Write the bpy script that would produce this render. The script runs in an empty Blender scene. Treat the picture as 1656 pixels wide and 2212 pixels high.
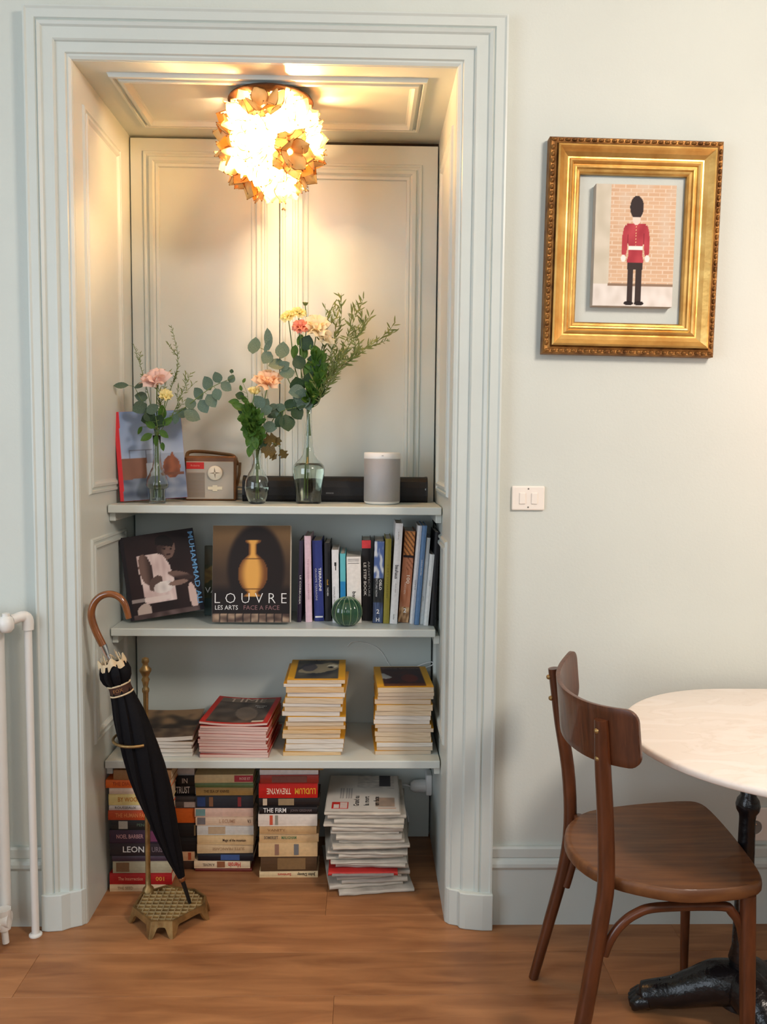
import bpy, bmesh, math, random
from mathutils import Vector, Matrix, noise

sc = bpy.context.scene
COL = sc.collection
random.seed(7)
PI = math.pi

# ------------------------------------------------------------------ camera
CAM = Vector((0.7952, -2.3898, 1.3941)); PITCH, YAW, ROLL = -0.0779, -0.0230, -0.0092; FPX = 1827.2
RM = (Matrix.Rotation(YAW, 3, 'Z') @ Matrix.Rotation(PITCH, 3, 'X') @ Matrix.Rotation(ROLL, 3, 'Y'))
cam = bpy.data.cameras.new('camera'); cam_o = bpy.data.objects.new('camera', cam); COL.objects.link(cam_o)
cam.sensor_fit = 'HORIZONTAL'; cam.sensor_width = 36.0; cam.lens = FPX / 1656 * 36.0; cam.clip_start = 0.02
m4 = Matrix((( RM[0][0], RM[0][2], -RM[0][1], CAM.x), (RM[1][0], RM[1][2], -RM[1][1], CAM.y), (RM[2][0], RM[2][2], -RM[2][1], CAM.z), (0, 0, 0, 1)))
cam_o.matrix_world = m4
sc.camera = cam_o

def ray(px, py): return RM @ Vector(((px - 828) / FPX, 1, -(py - 1106) / FPX))
def P(px, py, y):
    d = ray(px, py); return CAM + d * ((y - CAM.y) / d.y)
def Pz(px, py, z):
    d = ray(px, py); return CAM + d * ((z - CAM.z) / d.z)
def Px(px, py, x):
    d = ray(px, py); return CAM + d * ((x - CAM.x) / d.x)

# ------------------------------------------------------------------ light
W = bpy.data.worlds.new('world'); sc.world = W; W.use_nodes = True
W.node_tree.nodes['Background'].inputs[0].default_value = (0.72, 0.84, 1.0, 1)
W.node_tree.nodes['Background'].inputs[1].default_value = 0.25
def area(name, loc, target, sx, sy, power, col):
    l = bpy.data.lights.new(name, 'AREA'); l.shape = 'RECTANGLE'; l.size = sx; l.size_y = sy; l.energy = power; l.color = col
    o = bpy.data.objects.new(name, l); COL.objects.link(o); o.location = loc
    o.rotation_euler = (Vector(target) - Vector(loc)).to_track_quat('-Z', 'Y').to_euler(); return o
area('daylight_side_window', (-1.50, -2.3, 1.55), (0.9, -0.2, 1.1), 1.5, 1.7, 44, (0.78, 0.89, 1.0))
area('daylight_rear_window', (0.6, -4.6, 1.9), (0.7, 0, 1.15), 2.4, 1.6, 22, (0.92, 0.96, 1.0))
area('room_lamp_light', (2.3, -2.1, 2.7), (1.2, 0, 1.0), 0.5, 0.5, 50, (1.0, 0.86, 0.75))
def bulb_light(name, loc, power, col, r):
    l = bpy.data.lights.new(name, 'POINT'); l.energy = power; l.color = col; l.shadow_soft_size = r
    o = bpy.data.objects.new(name, l); COL.objects.link(o); o.location = loc; return o
bulb_light('table_lamp_light', (2.28, -0.36, 1.62), 5.5, (1.0, 0.58, 0.42), 0.09)
vs = sc.view_settings
vs.view_transform = 'Standard'; vs.look = 'None'; vs.gamma = 1.0; vs.exposure = -0.10; vs.use_curve_mapping = False
sc.cycles.max_bounces = 10; sc.cycles.transmission_bounces = 10; sc.cycles.diffuse_bounces = 5
sc.cycles.sample_clamp_indirect = 6.0; sc.cycles.caustics_reflective = False; sc.cycles.caustics_refractive = True
BULB_STRENGTH = 2700.0

# ------------------------------------------------------------------ materials
def lin(c):
    f = lambda v: (v / 12.92) if v <= 0.04045 else ((v + 0.055) / 1.055) ** 2.4
    return tuple(f(v / 255.0) for v in c)
MATS = {}
def mat(name, rgb, rough=0.6, metal=0.0, var=0.0, scale=20.0, bump=0.0, bscale=60.0, spec=0.5, stretch=None, rgb2=None, trans=0.0, ior=1.45, coat=0.0, detail=4.0):
    """Procedural Principled material: a base colour, a noise blend towards rgb2 (or a darker / lighter tone), noise bump."""
    if name in MATS: return MATS[name]
    m = bpy.data.materials.new(name); m.use_nodes = True; nt = m.node_tree; N = nt.nodes; b = N['Principled BSDF']
    c = lin(rgb); b.inputs['Base Color'].default_value = (*c, 1)
    b.inputs['Roughness'].default_value = rough; b.inputs['Metallic'].default_value = metal
    b.inputs['Specular IOR Level'].default_value = spec; b.inputs['IOR'].default_value = ior
    b.inputs['Transmission Weight'].default_value = trans; b.inputs['Coat Weight'].default_value = coat
    if var or rgb2 or bump:
        tc = N.new('ShaderNodeTexCoord'); mp = N.new('ShaderNodeMapping'); nt.links.new(tc.outputs['Object'], mp.inputs[0])
        if stretch: mp.inputs['Scale'].default_value = stretch
    if var or rgb2:
        n = N.new('ShaderNodeTexNoise'); n.inputs['Scale'].default_value = scale; n.inputs['Detail'].default_value = detail
        nt.links.new(mp.outputs[0], n.inputs['Vector'])
        r = N.new('ShaderNodeValToRGB'); nt.links.new(n.outputs['Fac'], r.inputs[0])
        r.color_ramp.elements[0].position = 0.32; r.color_ramp.elements[1].position = 0.68
        c2 = lin(rgb2) if rgb2 else tuple(v * (1 - var) for v in c)
        c1 = c if rgb2 else tuple(min(1, v * (1 + var)) for v in c)
        r.color_ramp.elements[0].color = (*c2, 1); r.color_ramp.elements[1].color = (*c1, 1)
        nt.links.new(r.outputs[0], b.inputs['Base Color'])
    if bump:
        n2 = N.new('ShaderNodeTexNoise'); n2.inputs['Scale'].default_value = bscale; n2.inputs['Detail'].default_value = 3
        nt.links.new(mp.outputs[0], n2.inputs['Vector'])
        bp = N.new('ShaderNodeBump'); bp.inputs['Strength'].default_value = bump; bp.inputs['Distance'].default_value = 0.004
        nt.links.new(n2.outputs['Fac'], bp.inputs['Height']); nt.links.new(bp.outputs[0], b.inputs['Normal'])
    MATS[name] = m; return m
def col(rgb, rough=0.55): return mat('ink_%d_%d_%d_%d' % (*rgb, int(rough * 100)), rgb, rough, var=0.06, scale=90)

def mat_print():
    m = bpy.data.materials.new('printed_picture'); m.use_nodes = True; nt = m.node_tree; b = nt.nodes['Principled BSDF']
    a = nt.nodes.new('ShaderNodeAttribute'); a.attribute_name = 'ink'; nt.links.new(a.outputs['Color'], b.inputs['Base Color'])
    b.inputs['Roughness'].default_value = 0.5; b.inputs['Specular IOR Level'].default_value = 0.22; return m
PRINT = mat_print()
mp2 = PRINT.copy(); mp2.name = 'printed_canvas'; mp2.node_tree.nodes['Principled BSDF'].inputs['Roughness'].default_value = 0.9; PRINT_MATT = mp2

PAINT = mat('sage_wall_paint', (203, 208, 201), 0.62, var=0.02, scale=3, bump=0.10, bscale=140, spec=0.3)
TRIMP = mat('sage_gloss_trim_paint', (200, 207, 202), 0.36, var=0.02, scale=6, bump=0.06, bscale=60, spec=0.45)
WHITEP = mat('white_radiator_enamel', (226, 226, 222), 0.3, var=0.02, scale=12)
PLASTIC = mat('cream_white_plastic', (236, 228, 218), 0.35)
WHITE_PL = mat('white_plastic', (232, 232, 230), 0.35)
DARK_GAP = mat('dark_gap', (38, 32, 28), 0.9)
BLACKIRON = mat('black_cast_iron', (15, 15, 18), 0.27, 0.0, bump=0.7, bscale=55, spec=0.6)
BLACKPL = mat('black_plastic', (12, 12, 15), 0.4, var=0.1)
BLACKFAB = mat('black_umbrella_cloth', (13, 12, 16), 0.75, bump=0.2, bscale=220, spec=0.2)
BRASS = mat('aged_brass', (178, 148, 98), 0.42, 0.8, rgb2=(124, 100, 64), scale=26, bump=0.25, bscale=60)
CHROME = mat('chrome', (220, 220, 222), 0.12, 1.0)
GOLDLEAF = mat('gilded_plaster', (232, 192, 116), 0.38, 0.9, rgb2=(200, 150, 80), scale=16, bump=0.25, bscale=45)
GOLDDARK = mat('worn_gilding', (164, 116, 60), 0.5, 0.7, rgb2=(104, 66, 32), scale=34, bump=0.4, bscale=80)
WALNUT = mat('dark_bentwood', (84, 45, 24), 0.33, var=0.3, scale=9, stretch=(3, 14, 1.2), bump=0.05, bscale=40, coat=0.25)
SEATWOOD = mat('worn_brown_seat_wood', (120, 78, 44), 0.45, rgb2=(92, 56, 32), scale=5, stretch=(1.2, 13, 6), bump=0.05, bscale=30, coat=0.12)
HANDLEW = mat('polished_malacca_wood', (122, 72, 36), 0.16, var=0.25, scale=16, coat=0.6)
GLASS = mat('clear_glass', (246, 251, 249), 0.0, trans=1.0, ior=1.47)
WATER = mat('vase_water', (236, 240, 226), 0.0, trans=1.0, ior=1.33)
PAGES = mat('cream_page_edges', (222, 204, 176), 0.85, rgb2=(190, 166, 134), scale=14, stretch=(1, 1, 40), detail=6)
PAGES_W = mat('white_page_edges', (226, 220, 210), 0.85, rgb2=(196, 186, 172), scale=14, stretch=(1, 1, 40), detail=6)
PAGES_P = mat('pinkish_page_edges', (220, 194, 182), 0.8, rgb2=(200, 160, 150), scale=12, stretch=(1, 1, 55), detail=6)
NEWS = mat('newsprint_edges', (206, 198, 184), 0.9, rgb2=(166, 158, 146), scale=12, stretch=(1.2, 1, 30), detail=6)
YELLOW = mat('magazine_yellow', (214, 158, 42), 0.4, var=0.12, scale=20)
REDMAG = mat('magazine_red', (176, 44, 38), 0.4, var=0.12, scale=20)
SPEAKER = mat('silver_speaker_grille', (160, 160, 162), 0.5, 0.25, bump=0.3, bscale=500)
CERAMIC = mat('green_glazed_ceramic', (44, 84, 62), 0.12, rgb2=(30, 62, 42), scale=7, coat=0.6)
CERLINE = mat('pale_glaze_rib', (132, 156, 116), 0.25)
RADIO_W = mat('walnut_radio_case', (120, 78, 44), 0.4, var=0.25, scale=12, stretch=(1, 6, 1))
LEATHER = mat('tan_leather', (118, 86, 50), 0.5, var=0.2, scale=30, bump=0.2)
RADIO_F = mat('radio_metal_face', (176, 166, 152), 0.45, 0.2)
RADIO_G = mat('radio_ribbed_grille', (138, 122, 106), 0.6)

def mat_floor(i):
    n_ = 'oak_plank_%d' % i
    if n_ in MATS: return MATS[n_]
    m = bpy.data.materials.new(n_); m.use_nodes = True; nt = m.node_tree; N = nt.nodes; b = N['Principled BSDF']
    tc = N.new('ShaderNodeTexCoord'); mp = N.new('ShaderNodeMapping'); nt.links.new(tc.outputs['Object'], mp.inputs[0])
    mp.inputs['Location'].default_value = (i * 3.7, i * 1.9, 0); mp.inputs['Scale'].default_value = (1.3, 9, 1)
    n = N.new('ShaderNodeTexNoise'); n.inputs['Scale'].default_value = 2.6; n.inputs['Detail'].default_value = 8; n.inputs['Distortion'].default_value = 0.8
    nt.links.new(mp.outputs[0], n.inputs['Vector'])
    r = N.new('ShaderNodeValToRGB'); nt.links.new(n.outputs['Fac'], r.inputs[0]); k = (1.0, 0.94, 1.05, 0.98)[i]
    r.color_ramp.elements[0].position = 0.3; r.color_ramp.elements[0].color = (*[v * k for v in lin((134, 88, 55))], 1)
    r.color_ramp.elements[1].position = 0.7; r.color_ramp.elements[1].color = (*[v * k for v in lin((172, 121, 79))], 1)
    mp2_ = N.new('ShaderNodeMapping'); nt.links.new(tc.outputs['Object'], mp2_.inputs[0]); mp2_.inputs['Scale'].default_value = (2.2, 5.5, 1); mp2_.inputs['Location'].default_value = (i * 1.3, i * 2.1, 0)
    v = N.new('ShaderNodeTexVoronoi'); v.inputs['Scale'].default_value = 1.1; nt.links.new(mp2_.outputs[0], v.inputs['Vector'])
    r2 = N.new('ShaderNodeValToRGB'); nt.links.new(v.outputs['Distance'], r2.inputs[0])
    r2.color_ramp.elements[0].position = 0.03; r2.color_ramp.elements[0].color = (0.30, 0.26, 0.22, 1); r2.color_ramp.elements[1].position = 0.20; r2.color_ramp.elements[1].color = (1, 1, 1, 1)
    mx = N.new('ShaderNodeMix'); mx.data_type = 'RGBA'; mx.blend_type = 'MULTIPLY'; mx.inputs[0].default_value = 0.8
    nt.links.new(r.outputs[0], mx.inputs[6]); nt.links.new(r2.outputs[0], mx.inputs[7]); nt.links.new(mx.outputs[2], b.inputs['Base Color'])
    bp = N.new('ShaderNodeBump'); bp.inputs['Strength'].default_value = 0.12; bp.inputs['Distance'].default_value = 0.002
    nt.links.new(n.outputs['Fac'], bp.inputs['Height']); nt.links.new(bp.outputs[0], b.inputs['Normal'])
    b.inputs['Roughness'].default_value = 0.42; b.inputs['Specular IOR Level'].default_value = 0.4
    MATS[n_] = m; return m

def mat_marble():
    m = bpy.data.materials.new('white_marble'); m.use_nodes = True; nt = m.node_tree; N = nt.nodes; b = N['Principled BSDF']
    tc = N.new('ShaderNodeTexCoord'); mp = N.new('ShaderNodeMapping'); nt.links.new(tc.outputs['Object'], mp.inputs[0]); mp.inputs['Rotation'].default_value = (0, 0, -0.35); mp.inputs['Scale'].default_value = (1, 2.6, 1)
    n = N.new('ShaderNodeTexNoise'); n.inputs['Scale'].default_value = 4.5; n.inputs['Detail'].default_value = 9; n.inputs['Distortion'].default_value = 1.6; nt.links.new(mp.outputs[0], n.inputs['Vector'])
    r = N.new('ShaderNodeValToRGB'); nt.links.new(n.outputs['Fac'], r.inputs[0])
    e = r.color_ramp.elements; e[0].position = 0.30; e[0].color = (*lin((234, 224, 214)), 1); e[1].position = 0.62; e[1].color = (*lin((240, 232, 224)), 1)
    q = e.new(0.47); q.color = (*lin((236, 226, 216)), 1); q2 = e.new(0.5); q2.color = (*lin((231, 220, 209)), 1); q3 = e.new(0.53); q3.color = (*lin((238, 228, 219)), 1)
    nt.links.new(r.outputs[0], b.inputs['Base Color']); b.inputs['Roughness'].default_value = 0.32; return m
MARBLE = mat_marble()

def mat_leaf(name, rgb, rgb2, rough=0.5, transl=0.25):
    m = mat(name, rgb, rough, rgb2=rgb2, scale=24, spec=0.35)
    nt = m.node_tree; N = nt.nodes; b = N['Principled BSDF']; out = N['Material Output']
    t = N.new('ShaderNodeBsdfTranslucent'); src = b.inputs['Base Color'].links[0].from_socket
    nt.links.new(src, t.inputs[0]); mx = N.new('ShaderNodeMixShader'); mx.inputs[0].default_value = transl
    nt.links.new(b.outputs[0], mx.inputs[1]); nt.links.new(t.outputs[0], mx.inputs[2]); nt.links.new(mx.outputs[0], out.inputs[0]); return m
EUC = mat_leaf('eucalyptus_leaf', (112, 132, 116), (84, 108, 92))
EUCD = mat_leaf('dark_round_leaf', (62, 88, 58), (40, 62, 42))
GREEN = mat_leaf('fresh_green_leaf', (88, 124, 50), (52, 92, 34))
OLIVE = mat_leaf('olive_sprig_leaf', (134, 144, 88), (96, 112, 62))
BRONZE = mat_leaf('bronze_oak_leaf', (112, 92, 46), (78, 66, 36))
STEM = mat('green_stem', (96, 118, 62), 0.5, var=0.2)
PINK = mat_leaf('pink_petals', (251, 230, 222), (248, 214, 206), 0.6, 0.35)
PEACH = mat_leaf('peach_petals', (253, 226, 194), (250, 210, 172), 0.6, 0.35)
YELLOWP = mat_leaf('yellow_petals', (250, 242, 186), (246, 234, 160), 0.6, 0.35)
CREAMP = mat_leaf('cream_petals', (250, 240, 214), (246, 230, 192), 0.6, 0.35)
CORAL = mat_leaf('coral_petals', (238, 168, 144), (230, 142, 120), 0.6, 0.3)
CAPIZ = mat_leaf('warm_capiz_shell', (250, 226, 180), (244, 212, 156), 0.45, 0.62)
def thin(m, k):
    nt = m.node_tree; out = nt.nodes['Material Output']; t = nt.nodes.new('ShaderNodeBsdfTransparent'); t.inputs[0].default_value = (1.0, 0.93, 0.80, 1)
    mx = nt.nodes.new('ShaderNodeMixShader'); mx.inputs[0].default_value = k; src = out.inputs[0].links[0].from_socket
    nt.links.new(src, mx.inputs[1]); nt.links.new(t.outputs[0], mx.inputs[2]); nt.links.new(mx.outputs[0], out.inputs[0])
thin(CAPIZ, 0.40)
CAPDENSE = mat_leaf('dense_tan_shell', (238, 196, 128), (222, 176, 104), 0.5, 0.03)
CAPEDGE = mat('brass_petal_edge', (140, 96, 44), 0.5, 0.3)
def mat_emit(name, rgb, s):
    m = bpy.data.materials.new(name); m.use_nodes = True; nt = m.node_tree; e = nt.nodes.new('ShaderNodeEmission')
    e.inputs[0].default_value = (*rgb, 1); e.inputs[1].default_value = s; nt.links.new(e.outputs[0], nt.nodes['Material Output'].inputs[0]); return m
BULB = mat_emit('glowing_bulb', (1.0, 0.66, 0.34), BULB_STRENGTH)

# ------------------------------------------------------------------ mesh helpers
class M:
    def __init__(s): s.v = []; s.f = []; s.mi = []
    def add(s, vs, fs, mi=0):
        o = len(s.v); s.v += [tuple(v) for v in vs]; s.f += [tuple(i + o for i in f) for f in fs]; s.mi += [mi] * len(fs); return s
    def box(s, x0, x1, y0, y1, z0, z1, mi=0):
        vs = [(x, y, z) for x in (x0, x1) for y in (y0, y1) for z in (z0, z1)]
        return s.add(vs, [(0, 1, 3, 2), (4, 6, 7, 5), (0, 4, 5, 1), (2, 3, 7, 6), (0, 2, 6, 4), (1, 5, 7, 3)], mi)
    def tube(s, pts, radii, n=10, caps=True, mi=0, flat=None):
        pts = [Vector(p) for p in pts]; k = len(pts)
        if not hasattr(radii, '__len__'): radii = [radii] * k
        up = Vector((0.13, 0.21, 0.97)); prev = None; vs = []
        for i, p in enumerate(pts):
            t = (pts[min(i + 1, k - 1)] - pts[max(i - 1, 0)]).normalized()
            a = (prev - t * prev.dot(t)) if prev else (up.cross(t) if abs(up.dot(t)) < 0.97 else Vector((1, 0, 0)).cross(t))
            a.normalize(); prev = a; b = t.cross(a)
            for j in range(n):
                q = 2 * PI * j / n; vs.append(p + a * (math.cos(q) * radii[i]) + b * (math.sin(q) * radii[i] * (flat or 1)))
        fs = [(i * n + j, i * n + (j + 1) % n, (i + 1) * n + (j + 1) % n, (i + 1) * n + j) for i in range(k - 1) for j in range(n)]
        if caps: fs += [tuple(range(n - 1, -1, -1)), tuple((k - 1) * n + j for j in range(n))]
        return s.add(vs, fs, mi)
    def lathe(s, prof, n=32, c=(0, 0, 0), mi=0):
        """prof: (r, z) pairs, revolved about z."""
        vs = []; fs = []; k = len(prof)
        for r, z in prof:
            for j in range(n): q = 2 * PI * j / n; vs.append((c[0] + r * math.cos(q), c[1] + r * math.sin(q), c[2] + z))
        for i in range(k - 1):
            for j in range(n): fs.append((i * n + j, i * n + (j + 1) % n, (i + 1) * n + (j + 1) % n, (i + 1) * n + j))
        if prof[0][0] > 1e-6 : fs.append(tuple(range(n - 1, -1, -1)))
        if prof[-1][0] > 1e-6: fs.append(tuple((k - 1) * n + j for j in range(n)))
        return s.add(vs, fs, mi)
    def prism(s, poly, z0, z1, mi=0):
        n = len(poly); vs = [(p[0], p[1], z0) for p in poly] + [(p[0], p[1], z1) for p in poly]
        return s.add(vs, [tuple(range(n - 1, -1, -1)), tuple(range(n, 2 * n))] + [(i, (i + 1) % n, n + (i + 1) % n, n + i) for i in range(n)], mi)
    def grid(s, fn, nu, nv, mi=0):
        vs = [fn(i / nu, j / nv) for i in range(nu + 1) for j in range(nv + 1)]
        return s.add(vs, [(i * (nv + 1) + j, (i + 1) * (nv + 1) + j, (i + 1) * (nv + 1) + j + 1, i * (nv + 1) + j + 1) for i in range(nu) for j in range(nv)], mi)
    def moulding(s, rect, prof, fn, mi=0):
        """A mitred closed frame: rect (u0,u1,w0,w1); prof [(inset, height)]; fn(u,w,h) -> point."""
        u0, u1, w0, w1 = rect; n = len(prof); vs = []
        for d, h in prof:
            for (u, w) in ((u0 + d, w0 + d), (u1 - d, w0 + d), (u1 - d, w1 - d), (u0 + d, w1 - d)): vs.append(fn(u, w, h))
        return s.add(vs, [(i * 4 + j, i * 4 + (j + 1) % 4, (i + 1) * 4 + (j + 1) % 4, (i + 1) * 4 + j) for i in range(n - 1) for j in range(4)], mi)
    def mesh(s, name, mats, smooth=False, bevel=0.0, seg=2, merge=False, angle=0.6):
        me = bpy.data.meshes.new(name); me.from_pydata(s.v, [], s.f)
        for m_ in (mats if isinstance(mats, (list, tuple)) else [mats]): me.materials.append(m_)
        me.polygons.foreach_set('material_index', s.mi)
        bm = bmesh.new(); bm.from_mesh(me)
        if merge: bmesh.ops.remove_doubles(bm, verts=bm.verts, dist=1e-5)
        bmesh.ops.recalc_face_normals(bm, faces=bm.faces)
        if bevel:
            ed = [e for e in bm.edges if len(e.link_faces) == 2 and e.calc_face_angle(0) > angle]
            bmesh.ops.bevel(bm, geom=ed, offset=bevel, segments=seg, affect='EDGES', profile=0.5, clamp_overlap=True)
        for f in bm.faces: f.smooth = smooth
        if smooth:
            for e in bm.edges:
                if len(e.link_faces) == 2 and e.calc_face_angle(0) > 0.9: e.smooth = False
        bm.to_mesh(me); bm.free(); me.update(); return me

def link(name, data, parent=None, loc=None):
    o = bpy.data.objects.new(name, data); COL.objects.link(o)
    if parent: o.parent = parent
    if loc is not None: o.location = loc
    return o
def obj(name, m, mats, parent=None, loc=None, **k): return link(name, m.mesh(name, mats, **k), parent, loc)
def tag(o, label, cat, group=None, kind=None):
    if label: o['label'] = label
    if cat: o['category'] = cat
    if group: o['group'] = group
    if kind: o['kind'] = kind
    return o
ORD = 'top second third fourth fifth sixth seventh eighth ninth tenth eleventh twelfth thirteenth fourteenth fifteenth sixteenth seventeenth eighteenth nineteenth twentieth twenty-first twenty-second twenty-third twenty-fourth twenty-fifth twenty-sixth'.split()
def thing(name, label, cat, loc=(0, 0, 0), rot=(0, 0, 0), group=None):
    o = bpy.data.objects.new(name, None); COL.objects.link(o); o.empty_display_size = 0.05
    o.location = loc; o.rotation_euler = rot; return tag(o, label, cat, group)
def struct(name, m, mats, parent=None, **k):
    o = obj(name, m, mats, parent, **k); o['kind'] = 'structure'; return o
def text(parent, s, h, loc, mt, width=None, spin=0.0, face='front', name='lettering', bold=0.0):
    """Lettering h high centred at loc; face front (-y), up (+z); spin turns it in its plane (degrees)."""
    c = bpy.data.curves.new(name, 'FONT'); c.body = s; c.size = h / 0.70; c.align_x = 'CENTER'; c.align_y = 'CENTER'; c.resolution_u = 2; c.offset = bold * h
    tmp = bpy.data.objects.new('tmp', c); me = bpy.data.meshes.new_from_object(tmp); me.name = name; bpy.data.objects.remove(tmp); bpy.data.curves.remove(c)
    me.materials.clear(); me.materials.append(mt); o = link(name, me, parent)
    est = sum(0.27 if ch in 'iIl.,1 ' else 0.82 if ch in 'MWmw' else 0.62 if ch.isupper() else 0.53 for ch in s) * h / 0.70
    sx = (width / est) if width else 1.0
    R = Matrix.Rotation(PI / 2, 4, 'X') if face == 'front' else Matrix.Identity(4)
    o.matrix_local = Matrix.Translation(loc) @ R @ Matrix.Rotation(math.radians(spin), 4, 'Z') @ Matrix.Diagonal((sx, 1, 1, 1)); return o
def paint(name, w, h, nx, ny, fn, parent, loc, face='front', mt=None, warp=None):
    """A flat printed picture: a w x h sheet whose ink colours fn(u, v) (sRGB 0..255) lie in a colour attribute."""
    vs = []; cs = []
    for j in range(ny + 1):
        for i in range(nx + 1):
            u, v = i / nx, j / ny; p = (u * w, 0, v * h) if face == 'front' else (u * w, v * h, 0)
            if warp: p = (p[0], p[1], p[2] + warp(u, v))
            vs.append(p); cs.append((*lin([max(0, min(255, q)) for q in fn(u, v)]), 1))
    fs = [(j * (nx + 1) + i, j * (nx + 1) + i + 1, (j + 1) * (nx + 1) + i + 1, (j + 1) * (nx + 1) + i) for j in range(ny) for i in range(nx)]
    me = bpy.data.meshes.new(name); me.from_pydata(vs, [], fs); a = me.color_attributes.new('ink', 'FLOAT_COLOR', 'POINT')
    a.data.foreach_set('color', [q for c in cs for q in c]); me.materials.append(mt or PRINT); return link(name, me, parent, loc)
def nz(u, v, s=1.0, seed=0.0): return noise.noise((u * s + seed, v * s - seed * 1.7, seed))
def mixc(a, b, t): t = max(0, min(1, t)); return tuple(p + (q - p) * t for p, q in zip(a, b))
def sstep(a, b, x): t = max(0, min(1, (x - a) / (b - a))) if a != b else float(x > a); return t * t * (3 - 2 * t)
def ell(u, v, cu, cv, ru, rv, ang=0.0):
    du, dv = u - cu, v - cv; c, s_ = math.cos(ang), math.sin(ang); return math.hypot((du * c + dv * s_) / ru, (-du * s_ + dv * c) / rv)
def curve_pts(pts, n=24):
    """Catmull-Rom through the points."""
    p = [Vector(q) for q in pts]; p = [p[0] * 2 - p[1]] + p + [p[-1] * 2 - p[-2]]; out = []
    k = len(p) - 3
    for i in range(n + 1):
        t = i / n * k; j = min(int(t), k - 1); t -= j; a, b, c, d = p[j:j + 4]
        out.append(0.5 * ((2 * b) + (c - a) * t + (2 * a - 5 * b + 4 * c - d) * t * t + (3 * b - a - 3 * c + d) * t ** 3))
    return out
def lerp_list(vals, n):
    k = len(vals) - 1; return [vals[min(int(i / n * k), k - 1)] + (vals[min(int(i / n * k), k - 1) + 1] - vals[min(int(i / n * k), k - 1)]) * (i / n * k - min(int(i / n * k), k - 1)) for i in range(n + 1)]

# ------------------------------------------------------------------ room shell
NW, NH, ND = 1.04, 2.422, 0.543        # the alcove: width, height, depth
WY = -0.010                            # plane of the painted wall
XL, XR, YB, ZC = -1.60, 3.40, -4.90, 2.95
m = M()
for x0, x1, z0, z1 in ((XL, -0.06, 0, ZC), (NW + 0.06, XR, 0, ZC), (-0.06, NW + 0.06, NH + 0.05, ZC)): m.box(x0, x1, WY, WY + 0.10, z0, z1)
struct('wall_front', m, PAINT)
struct('wall_alcove_left', M().box(-0.06, 0, -0.002, ND + 0.05, 0, NH + 0.02), TRIMP)
struct('wall_alcove_right', M().box(NW, NW + 0.06, -0.002, ND + 0.05, 0, NH + 0.02), TRIMP)
struct('wall_alcove_back', M().box(-0.06, NW + 0.06, ND + 0.035, ND + 0.06, 0, NH + 0.02), DARK_GAP)
struct('ceiling_alcove', M().box(-0.06, NW + 0.06, -0.002, ND + 0.05, NH, NH + 0.05), TRIMP)
struct('ceiling', M().box(XL, XR, YB, WY, ZC, ZC + 0.05), mat('white_ceiling_paint', (232, 232, 228), 0.8, var=0.02))
struct('wall_right', M().box(XR, XR + 0.1, YB, WY, 0, ZC), PAINT)
m = M()
for y0, y1, z0, z1 in ((YB, -3.2, 0, ZC), (-1.4, WY, 0, ZC), (-3.2, -1.4, 0, 0.5), (-3.2, -1.4, 2.6, ZC)): m.box(XL - 0.1, XL, y0, y1, z0, z1)
struct('wall_left', m, PAINT)
m = M()
for x0, x1, z0, z1 in ((XL, -0.8, 0, ZC), (2.0, XR, 0, ZC), (-0.8, 2.0, 0, 0.6), (-0.8, 2.0, 2.7, ZC)): m.box(x0, x1, YB - 0.1, YB, z0, z1)
struct('wall_rear', m, PAINT)
fl = struct('floor', M().box(XL, XR, YB, ND + 0.05, -0.06, -0.006), mat('dark_underfloor', (92, 58, 34), 0.6, var=0.2))
ys = [ND + 0.05, 0.40, 0.215, 0.03, -0.155, -0.34, -0.525, -0.71, -0.895, -1.08, -1.265, -1.45, -1.635, -1.82, -2.005, -2.19]
for r in range(len(ys) - 1):
    x = XL + random.uniform(-1.2, -0.1) ; k = 0
    while x < XR:
        x1 = x + random.uniform(1.5, 2.3); a, b = max(x, XL), min(x1, XR)
        if b - a > 0.05:
            w2, h2 = (b - a) / 2, (ys[r] - ys[r + 1]) / 2
            pl = obj('plank', M().box(-w2 + 0.0003, w2 - 0.0003, -h2 + 0.0003, h2 - 0.0003, -0.006, 0), mat_floor((r * 3 + k) % 4), fl, bevel=0.0006, seg=1)
            pl.location = ((a + b) / 2, (ys[r] + ys[r + 1]) / 2, 0)
        x = x1; k += 1

# casing round the alcove: a mitred moulded architrave (distance from the opening, depth)
cas = [(0.0, 0.001), (0.002, -0.008), (0.009, -0.013), (0.014, -0.013), (0.017, -0.019), (0.044, -0.020), (0.046, -0.026), (0.050, -0.030), (0.058, -0.030), (0.080, -0.031),
       (0.084, -0.037), (0.092, -0.041), (0.097, -0.036), (0.100, -0.042), (0.122, -0.043), (0.127, -0.047), (0.132, -0.046), (0.132, 0.0)]
m = M(); SL, SR, ST = 0.115 / 0.132, 1.0, 0.124 / 0.132; vs = []
for d, y in cas:
    for q in ((-d * SL, y, 0), (-d * SL, y, NH + d * ST), (NW + d * SR, y, NH + d * ST), (NW + d * SR, y, 0)): vs.append(q)
n = len(cas); m.add(vs, [(i * 4 + j, i * 4 + j + 1, (i + 1) * 4 + j + 1, (i + 1) * 4 + j) for i in range(n - 1) for j in range(3)])
tr = struct('trim_1', m, TRIMP)
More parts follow.
